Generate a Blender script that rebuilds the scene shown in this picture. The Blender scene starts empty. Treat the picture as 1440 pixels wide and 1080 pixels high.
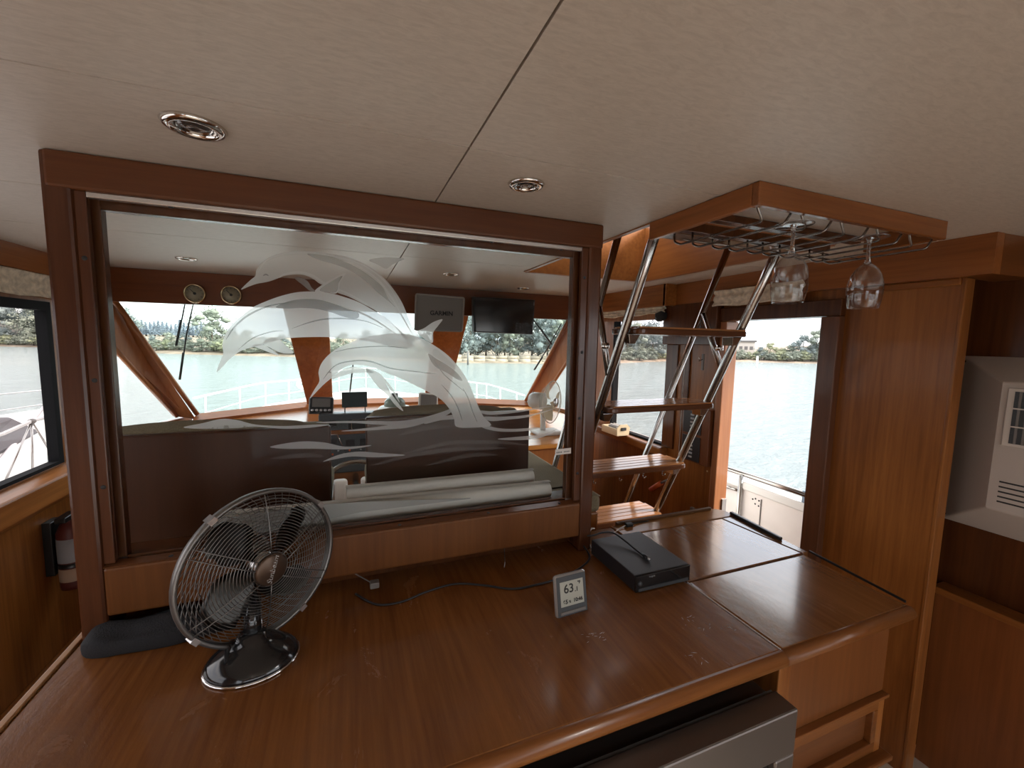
import bpy, bmesh, math, random
from mathutils import Vector, Matrix, Quaternion
random.seed(7)
sc = bpy.context.scene
COL = sc.collection
E = 1.587            # eye height over the cabin floor
PI = math.pi
def rad(a): return math.radians(a)

# ---------------------------------------------------------------- camera
F = 588.6
cam_d = bpy.data.cameras.new('camera'); cam = bpy.data.objects.new('camera', cam_d); COL.objects.link(cam)
cam_d.sensor_width = 36; cam_d.sensor_fit = 'HORIZONTAL'; cam_d.lens = F/1440*36; cam_d.clip_start = .02; cam_d.clip_end = 2000
yw, pt, rl = rad(21.19), rad(-5.81), rad(1.1)
FW = Vector((math.sin(yw)*math.cos(pt), math.cos(yw)*math.cos(pt), math.sin(pt)))
RT = Vector((math.cos(yw), -math.sin(yw), 0)); UP = RT.cross(FW)
R2 = RT*math.cos(rl)+UP*math.sin(rl); U2 = -RT*math.sin(rl)+UP*math.cos(rl)
cam.matrix_world = Matrix(((R2.x,U2.x,-FW.x,0),(R2.y,U2.y,-FW.y,0),(R2.z,U2.z,-FW.z,E),(0,0,0,1)))
sc.camera = cam
def ray(px, py): return R2*((px-720)/F) - U2*((py-540)/F) + FW
def at(ax, v, px, py):
    "the point of the photograph that lies on plane x/y/z = v (measured from eye height)"
    d = ray(px, py); p = d*(v/d[ax]); return p

# ---------------------------------------------------------------- materials
MATS = {}
def nt(name):
    m = bpy.data.materials.new(name); m.use_nodes = True
    t = m.node_tree; b = t.nodes['Principled BSDF']; return m, t, b
def pbr(name, col, rough=.5, metal=0., spec=.5, bump=0, bscale=60, vary=0, coat=0, trans=0, ior=1.45, emis=None):
    m, t, b = nt(name)
    b.inputs['Base Color'].default_value = (*col, 1); b.inputs['Roughness'].default_value = rough
    b.inputs['Metallic'].default_value = metal; b.inputs['Specular IOR Level'].default_value = spec
    b.inputs['Coat Weight'].default_value = coat; b.inputs['Transmission Weight'].default_value = trans; b.inputs['IOR'].default_value = ior
    if bump or vary:
        tc = t.nodes.new('ShaderNodeTexCoord'); n = t.nodes.new('ShaderNodeTexNoise')
        n.inputs['Scale'].default_value = bscale; n.inputs['Detail'].default_value = 4
        t.links.new(tc.outputs['Object'], n.inputs['Vector'])
        if bump:
            bp = t.nodes.new('ShaderNodeBump'); bp.inputs['Strength'].default_value = bump; bp.inputs['Distance'].default_value = .01
            t.links.new(n.outputs['Fac'], bp.inputs['Height']); t.links.new(bp.outputs['Normal'], b.inputs['Normal'])
        if vary:
            r = t.nodes.new('ShaderNodeValToRGB')
            r.color_ramp.elements[0].position = .3; r.color_ramp.elements[1].position = .7
            r.color_ramp.elements[0].color = (*[c*(1-vary) for c in col], 1); r.color_ramp.elements[1].color = (*[min(1,c*(1+vary)) for c in col], 1)
            t.links.new(n.outputs['Fac'], r.inputs['Fac']); t.links.new(r.outputs['Color'], b.inputs['Base Color'])
    return m
def wood(name, c1, c2, axis=2, rough=.32, scale=55, coat=.14, wear=0, bump=.05):
    c1 = (c1[0]*1.04, c1[1], c1[2]*.72); c2 = (c2[0]*1.04, c2[1], c2[2]*.72)
    m, t, b = nt(name); N = t.nodes; L = t.links
    tc = N.new('ShaderNodeTexCoord'); mp = N.new('ShaderNodeMapping')
    s = [scale]*3; s[axis] = scale/22; mp.inputs['Scale'].default_value = s
    L.new(tc.outputs['Object'], mp.inputs['Vector'])
    n1 = N.new('ShaderNodeTexNoise'); n1.inputs['Scale'].default_value = 1; n1.inputs['Detail'].default_value = 5; n1.inputs['Roughness'].default_value = .65
    L.new(mp.outputs['Vector'], n1.inputs['Vector'])
    mp2 = N.new('ShaderNodeMapping'); s2 = [7]*3; s2[axis] = .9; mp2.inputs['Scale'].default_value = s2
    L.new(tc.outputs['Object'], mp2.inputs['Vector'])
    n2 = N.new('ShaderNodeTexNoise'); n2.inputs['Scale'].default_value = 1; n2.inputs['Detail'].default_value = 3; L.new(mp2.outputs['Vector'], n2.inputs['Vector'])
    mx = N.new('ShaderNodeMath'); mx.operation = 'MULTIPLY_ADD'; mx.inputs[1].default_value = .55; L.new(n1.outputs['Fac'], mx.inputs[0])
    ml = N.new('ShaderNodeMath'); ml.operation = 'MULTIPLY'; ml.inputs[1].default_value = .45; L.new(n2.outputs['Fac'], ml.inputs[0]); L.new(ml.outputs[0], mx.inputs[2])
    r = N.new('ShaderNodeValToRGB'); r.color_ramp.elements[0].position = .36; r.color_ramp.elements[1].position = .64
    r.color_ramp.elements[0].color = (*c1, 1); r.color_ramp.elements[1].color = (*c2, 1)
    L.new(mx.outputs[0], r.inputs['Fac']); out = r.outputs['Color']
    b.inputs['Roughness'].default_value = rough; b.inputs['Specular IOR Level'].default_value = .32; b.inputs['Coat Weight'].default_value = coat; b.inputs['Coat Roughness'].default_value = .12
    bp = N.new('ShaderNodeBump'); bp.inputs['Strength'].default_value = bump; bp.inputs['Distance'].default_value = .004
    L.new(n1.outputs['Fac'], bp.inputs['Height'])
    if wear:
        mpw = N.new('ShaderNodeMapping'); sw = [9]*3; sw[axis] = 4; mpw.inputs['Scale'].default_value = sw; L.new(tc.outputs['Object'], mpw.inputs['Vector'])
        nw = N.new('ShaderNodeTexNoise'); nw.inputs['Scale'].default_value = 1; nw.inputs['Detail'].default_value = 7; nw.inputs['Roughness'].default_value = .72; nw.inputs['Distortion'].default_value = .6
        L.new(mpw.outputs['Vector'], nw.inputs['Vector'])
        rw = N.new('ShaderNodeValToRGB'); rw.color_ramp.elements[0].position = .60; rw.color_ramp.elements[1].position = .70
        L.new(nw.outputs['Fac'], rw.inputs['Fac'])
        mixc = N.new('ShaderNodeMix'); mixc.data_type = 'RGBA'; L.new(out, mixc.inputs['A']); mixc.inputs['B'].default_value = (c2[0]*1.5, c2[1]*1.7, c2[2]*2.2, 1)
        mm = N.new('ShaderNodeMath'); mm.operation = 'MULTIPLY'; mm.inputs[1].default_value = wear; L.new(rw.outputs['Color'], mm.inputs[0]); L.new(mm.outputs[0], mixc.inputs['Factor'])
        out = mixc.outputs['Result']
        mr = N.new('ShaderNodeMath'); mr.operation = 'MULTIPLY_ADD'; mr.inputs[1].default_value = .25; mr.inputs[2].default_value = rough-.08; L.new(nw.outputs['Fac'], mr.inputs[0]); L.new(mr.outputs[0], b.inputs['Roughness'])
        bp2 = N.new('ShaderNodeBump'); bp2.inputs['Strength'].default_value = .25; bp2.inputs['Distance'].default_value = .006
        L.new(nw.outputs['Fac'], bp2.inputs['Height']); L.new(bp.outputs['Normal'], bp2.inputs['Normal']); L.new(bp2.outputs['Normal'], b.inputs['Normal'])
    else: L.new(bp.outputs['Normal'], b.inputs['Normal'])
    L.new(out, b.inputs['Base Color'])
    return m
def sheet(name, tint, refl=.08, edge=.5, rough=0.0, milk=0, milkcol=(.8,.82,.82)):
    "thin glazing: transparent + fresnel gloss (+ a frosted share)"
    m = bpy.data.materials.new(name); m.use_nodes = True; t = m.node_tree; N = t.nodes; L = t.links; N.clear()
    o = N.new('ShaderNodeOutputMaterial'); tr = N.new('ShaderNodeBsdfTransparent'); tr.inputs['Color'].default_value = (*tint, 1)
    gl = N.new('ShaderNodeBsdfGlossy'); gl.inputs['Roughness'].default_value = rough
    lw = N.new('ShaderNodeLayerWeight'); lw.inputs['Blend'].default_value = .5
    pw = N.new('ShaderNodeMath'); pw.operation = 'POWER'; pw.inputs[1].default_value = 4.5; L.new(lw.outputs['Facing'], pw.inputs[0])
    mu = N.new('ShaderNodeMath'); mu.operation = 'MULTIPLY_ADD'; mu.inputs[1].default_value = edge; mu.inputs[2].default_value = refl; mu.use_clamp = True; L.new(pw.outputs[0], mu.inputs[0])
    mx = N.new('ShaderNodeMixShader'); L.new(mu.outputs[0], mx.inputs['Fac']); L.new(tr.outputs[0], mx.inputs[1]); L.new(gl.outputs[0], mx.inputs[2])
    last = mx.outputs[0]
    if milk:
        d = N.new('ShaderNodeBsdfDiffuse'); d.inputs['Color'].default_value = (*milkcol, 1)
        tl = N.new('ShaderNodeBsdfTranslucent'); tl.inputs['Color'].default_value = (*milkcol, 1)
        md = N.new('ShaderNodeMixShader'); md.inputs['Fac'].default_value = .62; L.new(d.outputs[0], md.inputs[1]); L.new(tl.outputs[0], md.inputs[2])
        rf = N.new('ShaderNodeBsdfRefraction'); rf.inputs['IOR'].default_value = 1.2; rf.inputs['Roughness'].default_value = .75; rf.inputs['Color'].default_value = (*milkcol, 1)
        m3 = N.new('ShaderNodeMixShader'); m3.inputs['Fac'].default_value = .42; L.new(md.outputs[0], m3.inputs[1]); L.new(rf.outputs[0], m3.inputs[2]); md = m3
        m2 = N.new('ShaderNodeMixShader'); m2.inputs['Fac'].default_value = milk; L.new(tr.outputs[0], m2.inputs[1]); L.new(md.outputs[0], m2.inputs[2]); last = m2.outputs[0]
    L.new(last, o.inputs['Surface']); return m

T1, T2 = (.165,.056,.017), (.33,.128,.043)
M = dict(
 wood_v = wood('varnished teak, upright grain', T1, T2, 2),
 wood_x = wood('varnished teak, athwart grain', (.125,.042,.014), (.235,.09,.032), 0),
 wood_y = wood('varnished teak, fore and aft grain', T1, T2, 1),
 dark_v = wood('dark mahogany', (.05,.016,.008), (.10,.034,.015), 2, rough=.22),
 header = wood('reddish mahogany header', (.11,.028,.010), (.17,.048,.018), 0, rough=.3),
 seatback = wood('dark seat back panel', (.036,.0115,.006), (.055,.018,.009), 2, rough=.35, coat=0),
 gold = wood('light golden teak', (.34,.135,.043), (.52,.23,.08), 0, rough=.2),
 counter = wood('worn counter teak', (.13,.046,.017), (.235,.092,.034), 1, rough=.2, coat=.35, wear=.30, scale=70),
 hatchlid = wood('worn hatch lid teak', (.17,.070,.030), (.27,.12,.055), 1, rough=.13, coat=1.0, wear=.45, scale=70),
 tread = wood('teak tread', (.27,.11,.055), (.42,.19,.10), 0, rough=.18, coat=.5),
 treadedge = wood('dark tread nosing', (.07,.025,.015), (.13,.05,.03), 0, rough=.2),
 ceiling = None,
 black = pbr('black plastic', (.012,.012,.013), .35), blackgl = pbr('gloss black enamel', (.01,.01,.011), .12, spec=.7),
 soft = pbr('black cloth', (.018,.018,.02), .9, bump=.4, bscale=300),
 steel = pbr('brushed stainless', (.44,.42,.40), .2, 1), appliance=pbr('dark brushed steel', (.23,.21,.2), .38, 1), chrome = pbr('chrome', (.75,.72,.68), .08, 1),
 wire = pbr('grey wire', (.20,.19,.18), .35, .9), nickel = pbr('satin nickel', (.36,.34,.31), .22, 1), brass = pbr('brass', (.5,.37,.22), .25, 1),
 badge = pbr('bronze badge', (.10,.065,.045), .35, .6), dial = pbr('dial face', (.28,.24,.17), .5),
 white = pbr('white gelcoat', (.78,.76,.73), .35), offwhite = pbr('warm white plastic', (.60,.54,.48), .45),
 cream = pbr('cream plastic', (.66,.55,.36), .5), paper = pbr('chart paper', (.60,.585,.56), .75), paper2 = pbr('grey chart back', (.33,.33,.33), .8),
 olive = pbr('olive grey upholstery', (.20,.165,.105), .95, bump=.3, bscale=250, vary=.18), piping = pbr('pale piping', (.35,.3,.22), .8),
 curtain = pbr('beige curtain', (.66,.57,.45), .95, bump=.5, bscale=40, vary=.25), curtain2 = pbr('worn curtain trim', (.33,.24,.15), .95, vary=.3, bscale=30),
 darkblade = pbr('dark metal blade', (.05,.048,.045), .3, 1), gasket = pbr('black window gasket', (.010,.010,.011), .8, spec=.15), dgrey = pbr('dark grey plastic', (.05,.055,.06), .45), mgrey = pbr('taupe cover', (.17,.155,.145), .5),
 lcd = pbr('lcd', (.42,.42,.36), .3), ink = pbr('ink', (.02,.02,.02), .6), label = pbr('label white', (.7,.66,.62), .5), greylabel = pbr('grey text', (.32,.32,.32), .5),
 silver = pbr('silver plastic', (.6,.59,.58), .25, .7), red = pbr('red enamel', (.35,.03,.02), .4), yellow = pbr('yellow plastic', (.6,.42,.04), .4), orange = pbr('orange plastic', (.6,.12,.03), .4),
 seam = pbr('seam shadow gap', (.03,.02,.015), .8), deck = pbr('painted deck', (.74,.72,.70), .6, vary=.04, bscale=6), pinkdeck = pbr('bulwark paint', (.88,.82,.78), .5, vary=.05, bscale=4),
 bluetape = pbr('blue grey fitting', (.2,.27,.36), .5), canvas = pbr('charcoal canvas', (.06,.055,.06), .8), rubber = pbr('rubber', (.02,.02,.02), .7),
 floorw = wood('cabin sole', (.10,.035,.014), (.18,.07,.03), 1), bronzewire = pbr('rack wire', (.26,.24,.22), .25, 1),
 glass_front = sheet('tinted windshield', (.88,.96,.94), .012), glass_side = sheet('side glazing', (.90,.87,.86), .012),
 pane = sheet('partition glass', (.965,.975,.965), .002, edge=.3), 
 etch = sheet('etched glass', (1,1,1), milk=.76, milkcol=(.96,.97,.96)), etch_lo = sheet('lightly etched glass', (1,1,1), milk=.5, milkcol=(.66,.66,.64)), etch_hi = sheet('deeply etched glass', (1,1,1), milk=.84, milkcol=(.97,.98,.98)),
 etch_wave = sheet('etched wave', (1,1,1), milk=.66, milkcol=(.97,.97,.97)), etch_faint = sheet('faint etched wave', (1,1,1), milk=.14),
 clear = sheet('clear grille plastic', (.9,.9,.88), .1),
)
def ceiling_mat():
    m, t, b = nt('off white vinyl headliner'); N = t.nodes; L = t.links
    tc = N.new('ShaderNodeTexCoord'); mp = N.new('ShaderNodeMapping'); mp.inputs['Scale'].default_value = (16,60,16); L.new(tc.outputs['Object'], mp.inputs['Vector'])
    n = N.new('ShaderNodeTexNoise'); n.inputs['Scale'].default_value = 2.2; n.inputs['Detail'].default_value = 8; n.inputs['Roughness'].default_value = .7; n.inputs['Distortion'].default_value = .8
    L.new(mp.outputs['Vector'], n.inputs['Vector'])
    r = N.new('ShaderNodeValToRGB'); r.color_ramp.elements[0].position = .32; r.color_ramp.elements[1].position = .6
    r.color_ramp.elements[0].color = (.50,.435,.37,1); r.color_ramp.elements[1].color = (.60,.53,.455,1)
    L.new(n.outputs['Fac'], r.inputs['Fac']); L.new(r.outputs['Color'], b.inputs['Base Color'])
    bp = N.new('ShaderNodeBump'); bp.inputs['Strength'].default_value = .12; bp.inputs['Distance'].default_value = .003; L.new(n.outputs['Fac'], bp.inputs['Height']); L.new(bp.outputs['Normal'], b.inputs['Normal'])
    b.inputs['Roughness'].default_value = .42; b.inputs['Specular IOR Level'].default_value = .5
    return m
M['ceiling'] = ceiling_mat()

# ---------------------------------------------------------------- mesh helpers
def wmat(o):
    m = Matrix.Identity(4)
    while o:
        m = (Matrix.Translation(o.location) @ o.rotation_euler.to_matrix().to_4x4() @ Matrix.Diagonal((*o.scale, 1))) @ m
        o = o.parent
    return m
class MB:
    def __init__(s, smooth=False): s.v = []; s.f = []; s.mi = []; s.sm = []; s.cur = 0; s.smooth = smooth
    def add(s, vs, fs, smooth=None):
        n = len(s.v); s.v += [Vector(v) for v in vs]; s.f += [tuple(i+n for i in f) for f in fs]
        s.sm += [s.smooth if smooth is None else smooth]*len(fs); return s
    def box(s, x0, x1, y0, y1, z0, z1, bev=0, mtx=None):
        if x0 > x1: x0, x1 = x1, x0
        if y0 > y1: y0, y1 = y1, y0
        if z0 > z1: z0, z1 = z1, z0
        if bev:
            bm = bmesh.new(); bmesh.ops.create_cube(bm, size=1)
            for v in bm.verts: v.co = Vector(((x0+x1)/2+v.co.x*(x1-x0), (y0+y1)/2+v.co.y*(y1-y0), (z0+z1)/2+v.co.z*(z1-z0)))
            b = min(bev, (x1-x0)*.49, (y1-y0)*.49, (z1-z0)*.49)
            bmesh.ops.bevel(bm, geom=bm.edges[:], offset=b, segments=3, profile=.5, affect='EDGES')
            bm.verts.index_update(); vs = [v.co.copy() for v in bm.verts]; fs = [[v.index for v in f.verts] for f in bm.faces]; bm.free()
        else:
            vs = [Vector(p) for p in ((x0,y0,z0),(x1,y0,z0),(x1,y1,z0),(x0,y1,z0),(x0,y0,z1),(x1,y0,z1),(x1,y1,z1),(x0,y1,z1))]
            fs = [(0,3,2,1),(4,5,6,7),(0,1,5,4),(1,2,6,5),(2,3,7,6),(3,0,4,7)]
        if mtx: vs = [mtx @ v for v in vs]
        return s.add(vs, fs)
    def prism(s, pts, d):
        "closed polygon of 3D points extruded by vector d"
        pts = [Vector(p) for p in pts]; d = Vector(d); n = len(pts)
        vs = pts+[p+d for p in pts]
        fs = [tuple(range(n-1,-1,-1)), tuple(range(n, 2*n))]+[(i,(i+1)%n,(i+1)%n+n,i+n) for i in range(n)]
        return s.add(vs, fs)
    def tube(s, path, r, n=8, closed=False, caps=True):
        P = [Vector(p) for p in path]; k = len(P); rr = r if isinstance(r, (list, tuple)) else [r]*k
        vs = []; fs = []; prev = None
        for i in range(k):
            a = P[(i-1) % k] if (closed or i > 0) else P[i]; b = P[(i+1) % k] if (closed or i < k-1) else P[i]
            t = (b-a).normalized() if (b-a).length > 1e-9 else Vector((0,0,1))
            if prev is None: u = t.orthogonal().normalized()
            else:
                u = prev-t*prev.dot(t); u = u.normalized() if u.length > 1e-6 else t.orthogonal().normalized()
            prev = u; w = t.cross(u)
            for j in range(n):
                an = 2*PI*j/n; vs.append(P[i]+(u*math.cos(an)+w*math.sin(an))*rr[i])
        for i in range(k if closed else k-1):
            for j in range(n):
                a = i*n+j; b = i*n+(j+1) % n; c = ((i+1) % k)*n
                fs.append((a, b, c+(j+1) % n, c+j))
        if caps and not closed: fs += [tuple(range(n-1,-1,-1)), tuple(range((k-1)*n, k*n))]
        return s.add(vs, fs, True)
    def lathe(s, prof, mtx=None, n=32, sx=1, sy=1, closed=False):
        "profile of (r, z) turned about z"
        mtx = mtx or Matrix.Identity(4); vs = []; fs = []; k = len(prof)
        for r_, z in prof:
            for j in range(n):
                a = 2*PI*j/n; vs.append(mtx @ Vector((r_*math.cos(a)*sx, r_*math.sin(a)*sy, z)))
        for i in range(k-1):
            for j in range(n): fs.append((i*n+j, i*n+(j+1) % n, (i+1)*n+(j+1) % n, (i+1)*n+j))
        if prof[0][0] > 1e-5 and not closed: fs.append(tuple(range(n-1,-1,-1)))
        if prof[-1][0] > 1e-5 and not closed: fs.append(tuple(range((k-1)*n, k*n)))
        return s.add(vs, fs, True)
    def blob(s, c, rx, ry, rz, sub=2, noise=0, mtx=None):
        bm = bmesh.new(); bmesh.ops.create_icosphere(bm, subdivisions=sub, radius=1)
        for v in bm.verts:
            q = 1+noise*(random.random()-.5); v.co = Vector((v.co.x*rx*q, v.co.y*ry*q, v.co.z*rz*q))
            if mtx: v.co = mtx @ v.co
            v.co += Vector(c)
        bm.verts.index_update(); s.add([v.co.copy() for v in bm.verts], [[v.index for v in f.verts] for f in bm.faces], True); bm.free(); return s
    def build(s, name, mat, parent=None, bev=0, eye=True):
        off = Vector((0,0,E)) if eye else Vector((0,0,0))
        W = [v+off for v in s.v]
        if parent is not None: inv = wmat(parent).inverted(); loc = Vector((0,0,0)); W = [inv @ v for v in W]
        else:
            lo = [min(v[i] for v in W) for i in range(3)]; hi = [max(v[i] for v in W) for i in range(3)]
            loc = Vector(((lo[0]+hi[0])/2, (lo[1]+hi[1])/2, lo[2])); W = [v-loc for v in W]
        me = bpy.data.meshes.new(name); me.from_pydata([tuple(v) for v in W], [], s.f); me.update()
        bm = bmesh.new(); bm.from_mesh(me); bmesh.ops.recalc_face_normals(bm, faces=bm.faces[:]); bm.to_mesh(me); bm.free()
        me.polygons.foreach_set('use_smooth', s.sm)
        me.materials.append(M[mat] if isinstance(mat, str) else mat)
        o = bpy.data.objects.new(name, me); COL.objects.link(o); o.location = loc
        if parent is not None: o.parent = parent
        if bev:
            md = o.modifiers.new('bevel', 'BEVEL'); md.width = bev; md.segments = 2; md.limit_method = 'ANGLE'; md.angle_limit = rad(40)
        return o
def tag(o, label=None, cat=None, group=None, kind=None):
    if label: o['label'] = label
    if cat: o['category'] = cat
    if group: o['group'] = group
    if kind: o['kind'] = kind
    return o
def empty(name, loc, label=None, cat=None, group=None, rz=0):
    o = bpy.data.objects.new(name, None); COL.objects.link(o); o.location = (loc[0], loc[1], loc[2]+E); o.rotation_euler = (0,0,rz); o.empty_display_size = .05
    return tag(o, label, cat, group)
def st(o): o['kind'] = 'structure'; return o
def copy_tree(o, parent=None):
    c = o.copy(); COL.objects.link(c); c.parent = parent
    for ch in [k for k in bpy.data.objects if k.parent == o and k != c]: copy_tree(ch, c)
    return c
def rounded(path, r, n=5, closed=False):
    P = [Vector(p) for p in path]; out = []; k = len(P)
    for i, p in enumerate(P):
        if not closed and i in (0, k-1): out.append(p); continue
        a = P[(i-1) % k]-p; b = P[(i+1) % k]-p; q = min(r, a.length*.49, b.length*.49); A = p+a.normalized()*q; B = p+b.normalized()*q
        for j in range(n+1):
            t = j/n; out.append(A*(1-t)**2+p*2*t*(1-t)+B*t*t)
    return out
def spline(pts, n=6, closed=False):
    P = [Vector(p) for p in pts]; k = len(P); out = []
    for i in range(k if closed else k-1):
        p0 = P[(i-1) % k] if (closed or i > 0) else P[i]; p1 = P[i]; p2 = P[(i+1) % k]; p3 = P[(i+2) % k] if (closed or i < k-2) else P[i+1]
        for j in range(n):
            t = j/n; out.append(.5*((2*p1)+(p2-p0)*t+(2*p0-5*p1+4*p2-p3)*t*t+(3*p1-p0-3*p2+p3)*t**3))
    if not closed: out.append(P[-1])
    return out
def text_mesh(body, size, mtx, mat, parent, name='lettering', shear=0, bold=0):
    c = bpy.data.curves.new('tmp_text', 'FONT'); c.body = body; c.size = size; c.align_x = 'CENTER'; c.align_y = 'CENTER'; c.extrude = .0004; c.shear = shear; c.offset = bold
    o = bpy.data.objects.new('tmp_text', c); COL.objects.link(o)
    bpy.context.view_layer.update()
    me = bpy.data.meshes.new_from_object(o.evaluated_get(bpy.context.evaluated_depsgraph_get())); bpy.data.objects.remove(o)
    vs = [mtx @ v.co for v in me.vertices]; fs = [tuple(p.vertices) for p in me.polygons]; bpy.data.meshes.remove(me)
    return MB().add(vs, fs).build(name, mat, parent)
def frame_mtx(origin, xdir, ydir):
    x = Vector(xdir).normalized(); y = Vector(ydir); y = (y-x*y.dot(x)).normalized(); z = x.cross(y); o = Vector(origin)
    return Matrix(((x.x,y.x,z.x,o.x),(x.y,y.y,z.y,o.y),(x.z,y.z,z.z,o.z),(0,0,0,1)))
def grid_wall(ax, v0, v1, us, holes, z0, z1, name, mat):
    "slab across axis ax (0: plane x, 1: plane y) with rectangular holes (u0,u1,z0,z1)"
    ucuts = sorted(set([us[0], us[1]]+[h[0] for h in holes]+[h[1] for h in holes])); zc = sorted(set([z0, z1]+[h[2] for h in holes]+[h[3] for h in holes]))
    mb = MB()
    for a, b in zip(ucuts, ucuts[1:]):
        for c, d in zip(zc, zc[1:]):
            if any(h[0] <= (a+b)/2 <= h[1] and h[2] <= (c+d)/2 <= h[3] for h in holes): continue
            if ax == 0: mb.box(v0, v1, a, b, c, d)
            else: mb.box(a, b, v0, v1, c, d)
    return st(mb.build(name, mat))

CZ = .363; KZ = -.687; FL = -E
#=================================================================== SETTING
st(MB().box(-1.34, 2.3, .9, 4.1, FL-.05, FL).build('floor', 'floorw'))
st(MB().box(-1.34, 2.3, -3.2, .9, FL-.05, FL).build('floor_bounce', pbr('beige bounce floor', (.62,.55,.46), .95, bump=.4, bscale=300)))  # unseen pale floor, added to bounce daylight up to the ceiling
# ceiling: vinyl panels with narrow open seams, a hatch hole over the ladder
G = .002
mb = MB()
xs = [-1.36, .218, 2.6]; ysL = [-3.2, -1.0, .81, 1.43, 1.93, 3.02]
hx0, hx1, hy0, hy1 = .86, 1.60, 1.02, 2.05
for i in range(2):
    for a, b in zip(ysL, ysL[1:]):
        x0, x1 = xs[i]+G, xs[i+1]-G; y0, y1 = a+G, b-G
        if i == 1:
            xc = sorted(set([x0, x1, hx0, hx1])); yc = sorted(set([y0, y1]+[q for q in (hy0, hy1) if y0 < q < y1]))
            for p, q in zip(xc, xc[1:]):
                for r_, s_ in zip(yc, yc[1:]):
                    if hx0 <= (p+q)/2 <= hx1 and hy0 <= (r_+s_)/2 <= hy1: continue
                    mb.box(p, q, r_, s_, CZ, CZ+.012)
        else: mb.box(x0, x1, y0, y1, CZ, CZ+.012)
st(mb.build('ceiling', 'ceiling'))
st(MB().box(-1.36, hx0, -3.2, 3.02, CZ+.013, CZ+.05).box(hx1, 2.6, -3.2, 3.02, CZ+.013, CZ+.05).box(hx0, hx1, -3.2, hy0, CZ+.013, CZ+.05).box(hx0, hx1, hy1, 3.02, CZ+.013, CZ+.05).build('trim_1', 'seam'))
# hatch coaming going up, with a top cover added to cut the skylight
st(MB().box(hx0-.012, hx0+.006, hy0, hy1, CZ-.004, CZ+.30).box(hx1-.006, hx1+.02, hy0, hy1, CZ-.004, CZ+.30).box(hx0+.006, hx1-.006, hy1-.006, hy1+.02, CZ-.004, CZ+.30).box(hx0+.006, hx1-.006, hy0-.02, hy0+.006, CZ-.004, CZ+.30)
   .box(hx0-.02, hx1+.02, hy0-.02, 1.86, CZ+.301, CZ+.32).build('trim_2', wood('hatch coaming', (.22,.075,.025), (.36,.135,.048), 1)))
# port side wall with a sliding window, then the tapering wheelhouse side
WL = -1.30
grid_wall(0, WL-.04, WL, (-3.2, 3.0), [(-3.0,-1.3,-.62,.20), (.1,2.61,-.62,.14), (2.78,2.99,-.6,.02)], FL, CZ, 'wall_left', 'wood_v')  # aftmost opening is unseen, sized for the light it lets in
st(MB().box(WL-.03, WL-.02, .1, 2.61, -.62, .14).build('window_1', 'glass_side'))
g = MB(); g.box(WL-.035, WL+.006, 2.575, 2.61, -.62, .14); g.box(WL-.035, WL+.006, .1, 2.575, .10, .14); g.box(WL-.035, WL+.006, .1, 2.575, -.62, -.605); g.box(WL-.035, WL+.006, .1, .13, -.605, .10)
st(g.build('trim_3', 'gasket'))
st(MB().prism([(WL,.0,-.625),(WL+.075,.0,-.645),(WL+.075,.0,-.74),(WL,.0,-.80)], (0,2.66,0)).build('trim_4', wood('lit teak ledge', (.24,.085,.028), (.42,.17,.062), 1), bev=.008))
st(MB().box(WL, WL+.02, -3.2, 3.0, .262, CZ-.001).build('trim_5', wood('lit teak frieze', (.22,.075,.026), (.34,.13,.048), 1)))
st(MB().box(WL, WL+.05, -3.2, 2.9, FL, FL+.10).build('baseboard_left', 'wood_y', bev=.006))
# wheelhouse geometry
B = [(-1.02,3.52),(-.35,3.98),(-.15,4.07),(.66,4.07),(.86,3.98),(1.54,3.60)]; BZ = -.55
Tt = [(-1.25,3.06),(-.41,3.19),(-.135,3.22),(.605,3.22),(.86,3.19),(1.69,3.08)]; TZ = .20
b3 = [Vector((x,y,BZ)) for x, y in B]; t3 = [Vector((x,y,TZ)) for x, y in Tt]
for i, k in ((0,1),(2,2),(4,3)):
    st(MB().add([b3[i], b3[i+1], t3[i+1], t3[i]], [(0,1,2,3)]).build('window_%d' % (k+1), 'glass_front'))
def board(mb, a0, a1, b0, b1, d):
    return mb.prism([a0, a1, b1, b0], d)
for n_, i in ((6,1),(7,3)):
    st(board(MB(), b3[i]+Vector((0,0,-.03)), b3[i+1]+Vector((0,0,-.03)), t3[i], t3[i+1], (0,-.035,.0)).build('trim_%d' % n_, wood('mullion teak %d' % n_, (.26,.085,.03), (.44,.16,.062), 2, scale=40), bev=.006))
# header above the windshield, sill below
st(MB().box(-1.3, 1.9, 2.96, 3.0, .178, CZ-.001).build('trim_8', 'header'))
st(MB().add([(-1.3,3.0,.178),(1.9,3.0,.178),(1.9,3.24,.2),(-1.3,3.24,.2),(-1.3,3.0,.24),(1.9,3.0,.24),(1.9,3.24,.24),(-1.3,3.24,.24)], [(0,1,2,3),(4,5,6,7),(0,1,5,4),(1,2,6,5),(2,3,7,6),(3,0,4,7)]).build('trim_9', 'dark_v'))
m_ = MB()
for i in range(5):
    a, b = b3[i], b3[i+1]
    m_.prism([a+Vector((0,0,-.0)), b+Vector((0,0,-.0)), b+Vector((0,-.09,-.035)), a+Vector((0,-.09,-.035))], (0,0,-.05))
st(m_.build('trim_10', wood('sill teak', (.17,.05,.018), (.28,.09,.035), 0)))
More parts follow.
